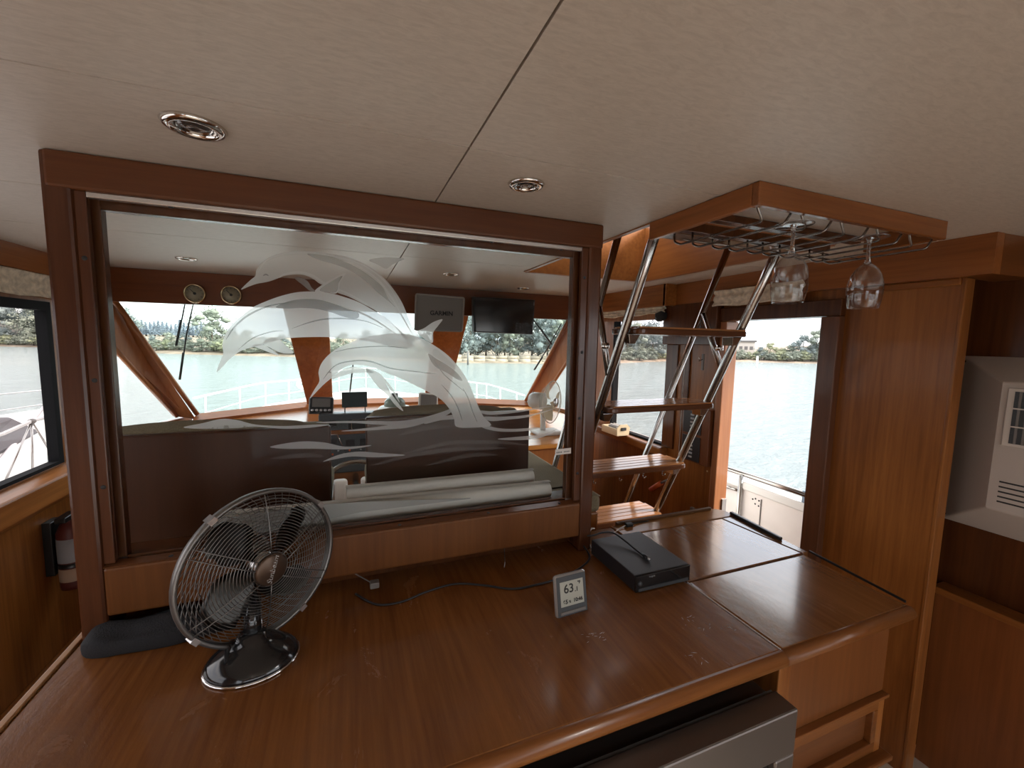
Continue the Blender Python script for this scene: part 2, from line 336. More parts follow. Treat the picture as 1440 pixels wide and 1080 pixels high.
# wheelhouse sides: a pillar between the windshield and the side light
PILL = wood('lit pillar teak', (.26,.10,.045), (.42,.17,.085), 2, scale=40)  # lighter than the wall teak: daylight on the pillars is put into the colour
def side(sx, wx, tag_n, glass_n, tri, foot):
    tri = [Vector(p) for p in tri]; f0 = b3[0] if sx < 0 else b3[5]; f1 = t3[0] if sx < 0 else t3[5]
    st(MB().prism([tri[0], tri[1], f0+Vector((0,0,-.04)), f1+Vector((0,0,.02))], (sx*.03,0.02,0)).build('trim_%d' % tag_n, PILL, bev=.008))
    # rounded cove along the pillar
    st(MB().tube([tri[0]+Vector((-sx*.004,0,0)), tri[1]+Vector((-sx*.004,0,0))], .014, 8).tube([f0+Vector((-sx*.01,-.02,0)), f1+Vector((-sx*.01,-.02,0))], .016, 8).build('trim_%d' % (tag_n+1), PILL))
    st(MB().add(tri+[], [tuple(range(len(tri)))]).build('window_%d' % glass_n, 'glass_side'))
    w = MB(); w.prism([Vector((wx,2.96,FL)), Vector((f0.x+sx*.05,3.6,FL)), Vector((f0.x+sx*.05,3.6,-.575)), Vector((wx,2.96,-.575))], (sx*.03,0,0))
    st(w.build('wall_left_front' if sx < 0 else 'wall_right_front', 'wood_v'))
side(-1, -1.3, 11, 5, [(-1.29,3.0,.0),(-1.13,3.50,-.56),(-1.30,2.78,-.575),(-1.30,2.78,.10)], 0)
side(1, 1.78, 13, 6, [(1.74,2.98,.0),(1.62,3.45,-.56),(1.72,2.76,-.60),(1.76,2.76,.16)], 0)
# front bulkhead below the windows
st(MB().prism([(-1.1,3.50,-.6),(-.35,3.96,-.6),(-.15,4.05,-.6),(.66,4.05,-.6),(.86,3.96,-.6),(1.62,3.58,-.6),(1.62,3.64,-.6),(.9,4.1,-.6),(-.4,4.1,-.6),(-1.1,3.56,-.6)], (0,0,FL+.6)).build('wall_front', 'dark_v'))

# starboard side: window, pillar, doorway, panelled bulkhead
WR = 1.90
grid_wall(0, WR, WR+.05, (.786, 3.0), [(1.20,1.70,FL,.134), (2.16,2.74,-.65,.165)], FL, CZ, 'wall_right', 'wood_v')
st(MB().box(WR+.02, WR+.03, 2.16, 2.74, -.65, .165).build('window_7', 'glass_side'))
st(MB().box(WR-.005, WR+.04, 2.16, 2.74, -.662, -.648).box(WR-.005, WR+.04, 2.72, 2.745, -.65, .165).build('trim_15', 'gasket'))
grid_wall(0, WR+.051, WR+.056, (.786, 3.0), [(1.20,1.70,FL,.134), (2.16,2.74,-.65,.165)], FL, CZ, 'wall_right_outer', 'white')  # unseen white skin, added to keep the bounce on the bulwark pale
grid_wall(0, WL-.047, WL-.041, (-3.2, 3.0), [(-3.0,-1.3,-.62,.20), (.1,2.61,-.62,.14), (2.78,2.99,-.6,.02)], FL, CZ, 'wall_left_outer', 'white')  # matching unseen white skin to port, added for the same pale bounce
# door jambs and mouldings
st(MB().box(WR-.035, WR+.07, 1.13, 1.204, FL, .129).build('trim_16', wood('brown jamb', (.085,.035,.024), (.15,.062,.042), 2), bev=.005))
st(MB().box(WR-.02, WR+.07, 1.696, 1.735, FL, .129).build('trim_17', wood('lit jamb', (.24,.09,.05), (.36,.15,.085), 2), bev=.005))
st(MB().box(WR-.03, WR+.07, 1.13, 1.735, .130, .20).build('trim_18', 'dark_v', bev=.004))
st(MB().box(WR-.05, WR, 1.735, 2.15, .0, .24).box(WR-.012, WR, 2.05, 2.15, -.66, 0).box(WR-.012, WR, 1.95, 2.0, -.66, 0).build('trim_19', 'dark_v', bev=.004))
st(MB().box(WR-.06, WR, 2.10, 2.95, -.72, -.66).build('trim_20', 'wood_y', bev=.01))
# soffit boards
pts = [(.70,CZ),(.70,.238),(1.30,.242),(1.345,.247),(1.37,.262),(1.385,.285),(1.41,.297),(1.64,.297),(1.665,.285),(1.69,.262),(1.73,.245),(1.80,.238),(2.06,.236),(2.06,CZ)]
st(MB().prism([(WR-.045, y, z-.0005) for y, z in pts], (.045,0,0)).build('trim_21', wood('soffit teak', (.19,.062,.022), (.30,.11,.042), 1)))
st(MB().box(WR-.125, WR-.09, 2.06, 2.96, .232, CZ-.001).box(WR-.125, WR-.0, 2.05, 2.075, .234, CZ-.001).build('trim_22', 'wood_y'))
st(MB().prism([(WR+.001,.70,.238),(2.6,.66,.238),(2.6,.785,.238),(WR+.001,.785,.238)], (0,0,CZ-.239)).build('trim_23', wood('soffit return', (.12,.04,.016), (.19,.07,.028), 0)))
st(MB().box(WR-.012, WR, .786, 1.13, .215, .238).build('trim_24', 'wood_y', bev=.003))
st(MB().box(WR-.003, WR+.052, .774, .786, FL, .238).build('trim_25', 'wood_v', bev=.003))
# recess behind the panel, holding the air conditioner
st(MB().box(2.10, 2.15, -.35, 1.0, FL, CZ).box(1.955, 2.10, .96, 1.0, FL, CZ).build('wall_right_recess', 'dark_v'))
# unseen aft saloon behind the camera: openings added and sized to light the cabin
grid_wall(0, 2.10, 2.15, (-3.2, -.35), [(-3.1,-.45,-.75,.25)], FL, CZ, 'wall_right_aft', 'wood_v')
grid_wall(1, -3.25, -3.2, (-1.36, 2.15), [(-1.1,1.95,-1.56,-.10)], FL, CZ, 'wall_back', 'wood_v')

#=================================================================== PARTITION WITH ETCHED GLASS
PY_ = 1.145
par = empty('glass_partition', (.08, 1.16, KZ), 'varnished teak divider framing an etched glass pane above the counter', 'partition')
par_v = wood('partition post', (.060,.020,.012), (.105,.040,.024), 2, rough=.22); par_s = wood('partition sill', (.105,.037,.014), (.165,.064,.024), 2, rough=.35, coat=.05)
MB().box(-.568,-.520, PY_, 1.235, KZ, CZ-.001).build('post', par_v, par, bev=.007)
MB().box(.690,.737, PY_, 1.235, KZ, CZ-.001).build('post', par_v, par, bev=.007)
MB().box(-.560,.737, PY_-.004, 1.235, .290, CZ-.001).build('header', wood('partition header', (.085,.028,.013), (.135,.048,.022), 0), par, bev=.006)
sl = MB(); sl.box(-.520,.690, PY_-.002, 1.215, -.632, -.519); sl.build('sill', par_s, par, bev=.006)
MB().prism([(-.52,PY_+.001,-.518),(-.52,1.168,-.512),(-.52,1.168,-.519),(-.52,PY_+.001,-.5192)], (1.21,0,0)).build('sill_cap', wood('sill cap', (.09,.034,.02), (.14,.056,.032), 0, rough=.2), par)
MB().box(-.55,.72, 1.225, 1.235, KZ, -.632).build('kick_panel', 'dark_v', par)
# retaining beads round the pane, aft and forward of the glass
def bead(x0,x1,y0,y1,z0,z1): MB().box(x0,x1,y0,y1,z0,z1).build('glazing_bead', par_v, par, bev=.002)
bead(-.520,-.500,1.150,1.166,-.512,.290); bead(.668,.690,1.150,1.166,-.512,.290)
MB().box(-.500,.668,1.150,1.166,.278,.290).build('glazing_bead', pbr('lit bead', (.7,.68,.66), .22, .8), par, bev=.002)  # pale metal stands in for windshield light on the top bead's underside
bead(-.520,-.489,1.176,1.20,-.512,.290); bead(.652,.690,1.176,1.20,-.512,.290); bead(-.489,.652,1.176,1.20,.262,.290); bead(-.489,.652,1.176,1.20,-.518,-.508)
pane = MB().box(-.515,.685,1.1675,1.1735,-.512,.288).build('glass_pane', 'pane', par)
for x, z in ((-.510,.155),(-.510,-.10),(-.510,-.335),(.679,.20),(.679,-.03),(.679,-.24),(.679,-.42)):
    MB().lathe([(0,0),(.0045,.0),(.0055,-.002),(.0,-.003)][::-1], frame_mtx((x,1.149,z),(1,0,0),(0,0,1)), 12).build('screw', 'ink', par)
for x in (-.40,-.15,.12,.38,.62):
    MB().lathe([(.0055,0),(.004,.0015),(0,.002)], Matrix.Translation((x,1.157,-.5155)), 12).build('screw', 'ink', par)
for x in (-.36,.02,.38,.60):
    MB().lathe([(.0055,0),(.004,.0015),(0,.002)], Matrix.Translation((x,1.158,.2775)) @ Matrix.Rotation(PI,4,'X'), 12).build('screw', 'ink', par)
GY = 1.1672
def etch(name, px, mat, depth=0, smooth=True):
    P = [at(1, GY, *p) for p in px]
    if smooth: P = spline(P, 5, True)
    y = GY-.0004-.0003*depth; P = [Vector((p.x, y, p.z)) for p in P]
    bm = bmesh.new(); vs = [bm.verts.new(p) for p in P]; es = [bm.edges.new((vs[i], vs[(i+1) % len(vs)])) for i in range(len(vs))]
    bmesh.ops.triangle_fill(bm, use_beauty=True, edges=es); bm.verts.index_update()
    mb = MB().add([v.co.copy() for v in bm.verts], [[v.index for v in f.verts] for f in bm.faces]); bm.free()
    return mb.build(name, mat, pane)
def stroke(name, pts, w, mat, depth=0, taper=True):
    P = spline([at(1, GY, *p) for p in pts], 6); n = len(P); vs = []; fs = []; y = GY-.0004-.0003*depth; w = w*GY/F
    for i, p in enumerate(P):
        t = (P[min(i+1,n-1)]-P[max(i-1,0)]).normalized(); nn = Vector((-t.z,0,t.x)); k = w*(math.sin(PI*i/(n-1))**.6 if taper else 1)*.5
        vs += [Vector((p.x,y,p.z))+nn*k, Vector((p.x,y,p.z))-nn*k]
    fs = [(2*i,2*i+1,2*i+3,2*i+2) for i in range(n-1)]
    return MB().add(vs, fs).build(name, mat, pane)
# the topmost dolphin
etch('etched_dolphin', [(339,407),(352,394),(359,388),(361,379),(370,368),(383,360),(402,355),(422,353),(444,354),(466,357),(488,361),(508,369),(526,380),(542,393),(555,409),(565,425),(572,441),(579,458),(590,476),(572,478),(556,460),(543,448),(527,436),(508,426),(490,417),(474,411),(470,403),(452,400),(440,392),(428,387),(415,386),(400,388),(392,391),(378,396),(362,399),(350,403)], 'etch')
etch('etched_fin', [(519,366),(531,363),(548,362),(568,364),(560,368),(552,372),(543,378),(531,372)], 'etch_lo')
etch('etched_flipper', [(414,391),(424,391),(433,396),(438,404),(443,409),(436,409),(426,401)], 'etch_lo')
etch('etched_marking', [(432,357),(455,358),(480,366),(505,378),(525,392),(538,404),(546,420),(556,432),(548,425),(532,412),(515,396),(495,382),(472,372),(450,366)], 'etch_lo', 1)
stroke('etched_contour', [(362,385),(375,366),(400,357),(440,356),(480,363),(515,375),(545,400),(562,430)], 2.2, 'etch_hi', 2)
stroke('etched_contour', [(392,391),(400,386),(420,383),(440,388),(462,402),(490,413),(520,430)], 3, 'etch_hi', 2)
stroke('etched_eye', [(370,388),(374,386),(378,388)], 1.8, 'greylabel', 3)
# the middle dolphin
etch('etched_dolphin', [(305,523),(309,510),(314,497),(313,484),(317,470),(327,456),(340,444),(356,432),(376,423),(396,416),(418,411),(441,410),(463,412),(482,417),(502,424),(521,434),(541,446),(556,459),(571,473),(582,488),(560,490),(530,482),(505,478),(482,476),(460,474),(436,474),(412,475),(396,477),(382,481),(368,485),(352,489),(338,494),(328,501),(320,508),(312,517)], 'etch_hi', 3)
etch('etched_fin', [(443,410),(451,402),(466,393),(486,384),(479,396),(474,412),(460,411)], 'etch_hi', 4)
etch('etched_marking', [(450,409),(460,400),(481,388),(476,398),(472,411)], 'etch_lo', 5)
etch('etched_marking', [(388,432),(402,425),(422,421),(445,421),(466,426),(488,434),(504,440),(502,448),(485,446),(468,440),(448,435),(425,433),(402,434)], sheet('grey etch band',(1,1,1),milk=.55,milkcol=(.40,.40,.40)), 5)
etch('etched_flipper', [(370,483),(380,475),(392,477),(402,486),(413,496),(400,497),(390,494),(380,489)], 'etch_hi', 4)
etch('etched_flipper', [(356,486),(368,484),(380,490),(393,500),(383,497),(370,492)], 'etch_hi', 4)
dk = sheet('grey etch line',(1,1,1),milk=.5,milkcol=(.35,.37,.37))
stroke('etched_contour', [(409,463),(430,455),(455,449),(485,448),(515,452),(540,462)], 1.6, dk, 6)
stroke('etched_contour', [(318,478),(330,460),(350,443),(380,430),(420,424)], 2, dk, 6)
stroke('etched_contour', [(335,492),(355,476),(380,467),(400,465)], 1.4, dk, 6)
# the lowest dolphin diving into the waves
etch('etched_dolphin', [(436,560),(442,548),(449,536),(448,523),(452,511),(461,500),(474,490),(490,483),(510,475),(532,471),(556,469),(578,471),(597,478),(614,488),(630,500),(643,514),(653,528),(661,543),(667,558),(673,573),(680,586),(690,598),(668,601),(642,600),(638,588),(631,574),(619,561),(602,551),(582,541),(563,532),(545,525),(526,517),(508,513),(491,514),(479,520),(468,530),(456,540),(447,549)], 'etch_hi', 7)
etch('etched_fin', [(586,467),(597,461),(609,453),(622,449),(616,458),(609,468),(608,482),(596,476)], 'etch_hi', 8)
etch('etched_belly', [(466,533),(478,522),(494,516),(512,518),(526,524),(510,524),(494,525),(480,529)], 'etch', 8)
etch('etched_flipper', [(514,518),(528,522),(538,529),(544,542),(552,556),(561,568),(567,578),(556,570),(545,556),(534,546),(524,534)], 'etch_hi', 8)
stroke('etched_fluke', [(540,532),(546,541),(554,552),(562,566)], 3, 'etch', 8)
stroke('etched_contour', [(454,534),(470,515),(492,508),(520,508),(550,518),(590,523),(616,526)], 1.8, dk, 9)
stroke('etched_contour', [(470,495),(500,489),(540,487),(575,490)], 1.4, dk, 9)
etch('etched_marking', [(602,497),(614,505),(628,513),(642,524),(650,535),(642,533),(628,524),(614,517),(606,508)], sheet('pinkish etch',(1,1,1),milk=.55,milkcol=(.55,.5,.48)), 9)
etch('etched_marking', [(612,490),(624,500),(638,514),(634,516),(620,507),(608,498)], 'etch', 9)
stroke('etched_contour', [(620,540),(634,556),(643,572),(650,592)], 1.6, dk, 9)
stroke('etched_contour', [(650,545),(658,560),(664,578),(671,594)], 1.6, dk, 9)
stroke('etched_contour', [(606,500),(622,524),(640,540),(655,552)], 1.2, dk, 9)
stroke('etched_eye', [(460,525),(463,523),(466,524)], 1.8, 'greylabel', 10)
for a in ([(436,412),(470,425),(520,446),(560,472)], [(500,372),(530,392),(550,418),(566,446),(580,470)]):
    stroke('etched_contour', a, 2.2, 'etch_hi', 6)
# waves
def wave(top, bot, mat='etch_wave', d=0): etch('etched_wave', top+bot[::-1], mat, d)
wave([(258,601),(285,595),(312,589),(335,591),(360,597),(400,599),(440,597),(463,597)], [(290,603),(330,602),(360,600),(400,603),(440,601)])
wave([(292,603),(320,598),(360,600)], [(300,604),(330,604),(358,602)], 'etch_faint')
wave([(445,594),(480,592),(520,592),(560,592),(595,587),(625,578),(640,572)], [(460,595),(500,595),(530,597),(565,598),(600,594),(628,584)])
wave([(480,606),(515,602),(545,598),(575,592),(610,587)], [(500,606),(540,604),(575,601),(608,591)])
wave([(600,592),(620,586),(642,583)], [(598,596),(620,591),(640,589)])
wave([(670,577),(700,579),(735,576),(776,571)], [(685,583),(710,582),(740,578)])
wave([(680,586),(705,586),(745,583),(778,575)], [(690,592),(715,590),(745,586)])
wave([(676,596),(700,602),(725,603),(760,601)], [(680,602),(705,607),(740,606)])
wave([(700,617),(730,614),(760,611),(782,604)], [(715,619),(745,618),(765,614)])
wave([(380,628),(420,621),(455,622),(485,628),(522,626)], [(400,631),(440,631),(480,632),(505,630)])
wave([(454,649),(478,639),(505,635),(535,637),(570,640)], [(470,646),(495,642),(530,643)])
for a in ([(560,640),(600,630),(640,622),(700,622),(745,626)], [(520,655),(580,640),(640,632),(715,630)], [(560,612),(600,602),(635,600)], [(380,645),(430,640),(455,642)], [(600,655),(660,640),(700,640)]):
    stroke('etched_wave', a, 6, 'etch_faint')
# small white sticker by the right post
tg = MB().prism([at(1,GY-.006,781,636.5)+Vector((0,0,.0)), at(1,GY-.006,781,634.0)+Vector((0,0,.004)), at(1,GY-.006,803,631.5)+Vector((0,0,.004)), at(1,GY-.006,803,637.5), at(1,GY-.006,782,640)], (0,.001,0)).build('sticker', 'label', pane)
for i in range(9):
    if i == 4: continue
    c_ = at(1,GY-.0066,783.2+2.1*i,636.6-.25*i); MB().box(c_.x-.0013,c_.x+.0013,c_.y,c_.y+.0004,c_.z-.0022,c_.z+.0022).build('printed_letter', 'ink', tg)

#=================================================================== COUNTER
ct = empty('counter_cabinet', (.45, .9, FL), 'long varnished teak counter with worn top and fitted lids', 'counter')
CT = -.687; TH = .036
def slab(name, pts, mat, b=.006, z1=CT, z0=CT-TH):
    return MB().prism([(x,y,z0) for x, y in pts], (0,0,z1-z0)).build(name, mat, ct, bev=b)
slab('worktop', [(-.575,.60),(-.575,1.24),(.745,1.24),(.80,1.27),(.903,1.27),(.903,.60)], 'counter')
slab('worktop_end', [(.9065,.60),(.9065,.888),(1.398,.888),(1.392,.60)], 'hatchlid')
slab('hatch_lid', [(.9065,.8925),(.9065,1.195),(1.37,1.195),(1.40,.8925)], 'hatchlid', b=.004)
slab('worktop_back', [(.9065,1.199),(.9065,1.285),(1.42,1.285),(1.452,1.255),(1.448,1.199)], wood('pale back strip', (.25,.11,.05), (.36,.17,.08), 0, rough=.15), b=.004)
slab('worktop_edge', [(1.374,1.195),(1.4035,.8925),(1.43,.8925),(1.452,1.195)], 'hatchlid', b=.003)
MB().box(.9030,.9045,.604,.888,CT-.004,CT+.0006).build('pale_seam', 'label', ct)
# nosing along the aft edge
MB().tube([(-.575,.600,CT-.018),(.904,.600,CT-.018)], .018, 14).build('nosing', 'wood_x', ct); MB().tube([(.908,.600,CT-.018),(1.392,.600,CT-.018)], .018, 14).build('nosing', 'wood_x', ct)
# dark fiddle rails
MB().prism([(1.435,1.215,CT),(1.452,1.215,CT),(1.425,.98,CT),(1.412,.98,CT)], (0,0,.012)).build('fiddle_rail', 'black', ct, bev=.003)
MB().prism([(.93,1.272,CT),(.93,1.286,CT),(1.40,1.286,CT),(1.40,1.272,CT)], (0,0,.011)).build('fiddle_rail', wood('fiddle', (.06,.03,.02), (.12,.06,.035), 0), ct, bev=.003)
MB().prism([(1.4305,.8925,CT-.001),(1.437,.8925,CT-.001),(1.402,.612,CT-.001),(1.3985,.612,CT-.001)], (0,0,.006)).build('fiddle_rail', 'black', ct)
MB().box(-.588,-.575, .60, 1.20, CT-TH, CT+.004).build('edge_strip', wood('pale edge strip', (.30,.15,.08), (.42,.22,.13), 1), ct, bev=.002)
# varnish scuffs and chips on the top
sc_ = pbr('bare scuffed wood', (.62,.56,.50), .6)
for cx, cy in ((.52,.79),(.545,.775),(.80,.72),(.78,.755),(.845,.70),(.70,.66)):
    for k in range(7):
        x = cx+random.gauss(0,.012); y = cy+random.gauss(0,.010); a = random.uniform(-.5,.9); l = random.uniform(.002,.007)
        if k > 3 and cx > .6: a = PI/2+random.gauss(0,.2)
        dx, dy = math.cos(a)*l, math.sin(a)*l
        MB().prism([(x-dx,y-dy,CT+.0002),(x+dy*.12,y-dx*.12,CT+.0002),(x+dx,y+dy,CT+.0002),(x-dy*.12,y+dx*.12,CT+.0002)], (0,0,.0003)).build('scuff_mark', sc_, ct)
# aft face: carcass, end panel, ledges and recessed drawer
fz = CT-TH-.001
c_ = MB(); c_.box(-.565,.02,.62,1.20,FL,fz); c_.box(.02,.923,1.14,1.20,FL,fz); c_.box(.02,.923,.62,1.2,FL,-1.19); c_.box(.923,1.375,.66,1.20,FL,fz)
c_.build('carcass', 'wood_v', ct)
MB().box(.923,.965,.615,.665,FL,fz).build('stile', 'wood_v', ct, bev=.003)
MB().box(.967,1.375,.628,.665,-.952,fz).build('end_panel', wood('end panel', (.125,.044,.018), (.19,.070,.028), 2), ct, bev=.002)
MB().box(.935,1.378,.612,.70,-.962,-.953).build('ledge', 'wood_x', ct, bev=.002)
MB().box(1.355,1.385,.625,.665,FL,-.962).build('stile', 'wood_v', ct, bev=.002)
d_ = MB(); d_.box(.935,1.355,.622,.66,-1.0,-.962); d_.box(.935,1.355,.622,.66,-1.13,-1.10); d_.box(.935,.975,.622,.66,-1.10,-1.0); d_.box(1.335,1.355,.622,.66,-1.10,-1.0)
dr = d_.build('drawer_front', 'wood_x', ct, bev=.003); MB().box(.975,1.335,.640,.66,-1.10,-1.0).build('recessed_panel', wood('drawer panel', (.12,.044,.02), (.18,.068,.028), 0), dr)
MB().box(.935,1.40,.598,.66,-1.150,-1.135).build('ledge', 'wood_x', ct, bev=.004)
MB().box(.96,1.38,.625,.66,FL,-1.151).build('lower_panel', 'wood_x', ct)
# oven built in under the counter
ov = empty('microwave_oven', (.5,.6,-1.185), 'stainless steel microwave standing proud beneath the counter', 'microwave')
MB().box(.09,.865,.585,1.12,-1.185,-.775, bev=.006).build('body', 'appliance', ov)
MB().prism([(.09,.548,-.775),(.09,.59,-.765),(.862,.59,-.765),(.862,.548,-.775)], (0,0,.003)).build('top_trim', 'dgrey', ov)
fr = MB(); fr.box(.05,.866,.53,.583,-.86,-.757); fr.box(.81,.866,.53,.583,-1.14,-.86); fr.box(.05,.14,.53,.583,-1.14,-.86); fr.box(.05,.866,.53,.583,-1.185,-1.14)
dd = fr.build('door', 'appliance', ov, bev=.004); MB().box(.14,.81,.545,.583,-1.14,-.86).build('window', 'blackgl', dd)

#=================================================================== THINGS ON THE COUNTER
# --- desk fan
fan = empty('desk_fan', (-.205,.965,CT), 'chrome and black metal desk fan with round wire grille', 'fan')
MB().lathe([(0,.0),(.081,.0),(.086,.006),(.085,.012),(.077,.022),(.060,.034),(.042,.043),(.030,.052),(.026,.064),(0,.066)], Matrix.Translation((-.205,.965,CT)), 40, 1.02, .86).build('base', 'blackgl', fan)
MB().lathe([(.078,0),(.0875,.0),(.0885,.003),(.087,.005)], Matrix.Translation((-.205,.965,CT+.001)), 40, 1.02, .86).build('base_trim', 'chrome', fan)
hc = Vector((-.188,1.017,-.502)); az = rad(36); fn = Vector((math.sin(az), -math.cos(az), -.02)).normalized()
fx = Vector((math.cos(az), math.sin(az), 0)); fm = Matrix.Translation(hc) @ frame_mtx((0,0,0), fx, Vector((0,0,1)))   # local z faces outward
if (fm.to_3x3() @ Vector((0,0,1))).dot(fn) < 0: fm = Matrix.Translation(hc) @ frame_mtx((0,0,0), -fx, Vector((0,0,1)))
MB().tube([Vector((-.205,.972,CT+.055)), Vector((-.209,1.00,CT+.10)), hc-fn*.075+Vector((0,0,-.055))], [.019,.015,.014], 12).build('neck', 'blackgl', fan)
for s_ in (-1,1):
    MB().tube([Vector((-.198+.012*s_,.955,CT+.05)), hc-fn*.05+Vector((.012*s_,0,-.075))], .0035, 8).build('neck_rod', 'chrome', fan)
RR = .163
def dome(r, h): return h*(1-(r/RR)**2.2)
HF, HB = .030, -.075
def rings(mb, rs, h, z0, w):
    for r in rs: mb.tube([fm @ Vector((r*math.cos(a), r*math.sin(a), z0+dome(r, h))) for a in [2*PI*i/44 for i in range(44)]], w, 5, True)
g = MB(); rings(g, [.036+.0062*i for i in range(20)], HF, .004, .00085)
for k in range(6):
    a = rad(28+60*k)
    offs = (-.009,.009) if k % 3 != 1 else (0,)
    for o_ in offs:
        u = Vector((math.cos(a), math.sin(a), 0)); w = Vector((-math.sin(a), math.cos(a), 0))*o_
        g.tube([fm @ (u*r+w+Vector((0,0,.006+dome(r, HF)))) for r in (.030,.06,.09,.12,.145,.160)], .0012, 5)
g.build('front_grille', 'wire', fan)
g = MB()
rings(g, [.05,.08,.11,.14], HB, -.004, .001)
for k in range(54):
    a = 2*PI*k/54; P = []
    for r in (.040,.07,.10,.13,.15,.162):
        b = a+(r-.04)*6.5; P.append(fm @ Vector((r*math.cos(b), r*math.sin(b), -.006+dome(r, HB)*(1.0))))
    g.tube(P, .0008, 4)
g.build('rear_grille', 'wire', fan)
MB().lathe([(.159,-.010),(.167,-.010),(.1685,0),(.167,.007),(.160,.007),(.159,.0)], fm, 56, closed=True).build('rim_band', pbr('dull rim', (.2,.19,.18), .4, .8), fan)
for a in (35,125,215,300):
    a = rad(a); c_ = fm @ Matrix.Rotation(a, 4, 'Z')
    MB().box(.160,.171,-.008,.008,-.012,.010, mtx=c_).build('clip', 'silver', fan)
bdg = MB().lathe([(0,HF+.010),(.030,HF+.009),(.034,HF+.006),(.034,HF),(0,HF-.002)], fm, 32).build('badge', 'badge', fan)
text_mesh('Sunbeam', .0165, fm @ Matrix.Translation((0,0,HF+.0105)) @ Matrix.Rotation(rad(72),4,'Z'), 'silver', bdg, shear=.4)
MB().lathe([(0,.014),(.024,.012),(.028,0),(.026,-.02),(0,-.02)], fm, 24).build('hub', 'steel', fan)
for k in range(4):
    a0 = 2*PI*k/4+.5; vs = []; fs = []
    for i in range(7):
        for j in range(7):
            r = .026+(.140-.026)*i/6; wdt = .36+.34*math.sin(PI*min(1,i/5.2)); b = a0+(j/6-.5)*2*wdt*.8+(i/6)*.25
            rr = r*(1-.10*abs(j/6-.5)**2*4*(i/6)); vs.append(fm @ Vector((rr*math.cos(b), rr*math.sin(b), -.012+(j/6-.5)*.036)))
    fs = [(i*7+j,i*7+j+1,(i+1)*7+j+1,(i+1)*7+j) for i in range(6) for j in range(6)]
    b_ = MB(True).add(vs, fs).build('blade', 'steel', fan); b_.data.materials[0] = M['darkblade']; md = b_.modifiers.new('t','SOLIDIFY'); md.thickness = .0012
mt = MB().lathe([(0,-.175),(.020,-.172),(.038,-.160),(.047,-.140),(.050,-.115),(.050,-.085),(.042,-.082),(.042,-.078),(.05,-.076),(0,-.074)], fm, 36).build('motor_housing', 'chrome', fan)
MB().lathe([(0,-.02),(.012,-.02),(.012,0),(0,0)], Matrix.Translation(fm @ Vector((0,.052,-.12))) , 14).build('oscillation_knob', 'blackgl', mt)
# --- thermometer clock
ck = empty('digital_thermometer', (.515,.868,CT), 'small tilted digital thermometer clock with grey display on counter', 'thermometer')
# bottom edge from (.468,.863) to (.560,.868); leans back
km = frame_mtx((.514,.866,CT+.001), (1,.055,0), (0,.20,1)) 
bw, bh = .047, .104
MB().box(-bw,bw,0,bh,-.016,0, bev=.009, mtx=km).build('case', 'silver', ck)
fc = MB().box(-bw+.004,bw-.004,.004,bh-.004,-.002,.0015, bev=.003, mtx=km).build('face', 'dgrey', ck)
lc = MB().box(-bw+.013,bw-.013,.027,bh-.017,.0,.0019, mtx=km).build('display', 'lcd', ck)
def kt(s, x, y, size): text_mesh(s, size, km @ Matrix.Translation((x,y,.0021)), 'ink', lc, 'digit', bold=.0004)
kt('63', -.009, .068, .030); kt('.1', .0135, .063, .015); kt('°F', .022, .078, .010); kt('65', -.021, .0375, .014); kt('%', -.008, .0365, .008); kt('10:46', .016, .0375, .0125)
MB().box(-bw+.010,bw-.010,.008,.016,-.002,.004, bev=.002, mtx=km).build('button_bar', 'mgrey', ck)
MB().prism([km @ Vector((-.02,.075,-.016)), km @ Vector((.02,.075,-.016)), Vector((.535,.925,CT)), Vector((.495,.925,CT))], (0,-.003,0)).build('easel_leg', 'black', ck)
# --- black player box with a usb lead on it
bx = empty('disc_player', (.815,1.005,CT), 'flat black electronics box lying behind the thermometer', 'player')
MB().box(.722,.912,.897,1.12,CT+.003,CT+.050, bev=.0025).build('case', pbr('black vinyl case',(.022,.021,.024),.4,bump=.1,bscale=500), bx)
fp = MB().box(.722,.912,.889,.897,CT+.003,CT+.050, bev=.0015).build('front_panel', 'blackgl', bx)
MB().box(.730,.905,.8865,.889,CT+.006,CT+.015).build('button_row', 'dgrey', fp); text_mesh('Insignia', .007, frame_mtx((.775,.8885,CT+.043),(1,0,0),(0,0,1)), 'greylabel', fp)
MB().lathe([(0,.003),(.006,.003),(.007,0),(0,0)], frame_mtx((.735,.889,CT+.028),(1,0,0),(0,0,1)), 16).build('power_button', 'dgrey', fp)
for x, y in ((.74,.91),(.895,.91),(.74,1.10),(.895,1.10)): MB().lathe([(0,0),(.008,0),(.008,.003),(0,.003)], Matrix.Translation((x,y,CT)), 12).build('foot', 'rubber', bx)
cb = empty('usb_lead', (.78,1.0,CT+.052), 'short black cable with plug looped on top of the flat black box', 'cable')
zt = CT+.0545
MB().tube(spline([(.700,1.155,CT+.02),(.708,1.16,CT+.045),(.735,1.135,zt),(.765,1.122,zt+.012),(.795,1.105,zt+.014),(.808,1.06,zt+.006),(.812,1.01,zt),(.812,.975,zt)], 6), .0028, 8).build('cord', 'black', cb)
MB().tube([(.812,.980,zt+.001),(.8125,.955,zt+.001)], .0048, 10).build('plug', 'black', cb); MB().tube([(.8125,.955,zt+.001),(.8125,.946,zt+.001)], .0034, 10).build('plug_tip', 'silver', cb)
tag(MB().tube(spline([(.741,1.15,CT+.004),(.748,1.18,CT+.02),(.775,1.21,CT+.035),(.80,1.225,CT+.03),(.805,1.25,CT+.02),(.83,1.275,CT+.003)], 6), .0022, 8).build('white_cable', 'label'), 'thin white cable looping beside the partition post', 'cable')
ad = empty('cable_adapter', (.98,1.26,CT), 'black inline connector with pale wires lying at the back of the counter', 'connector')
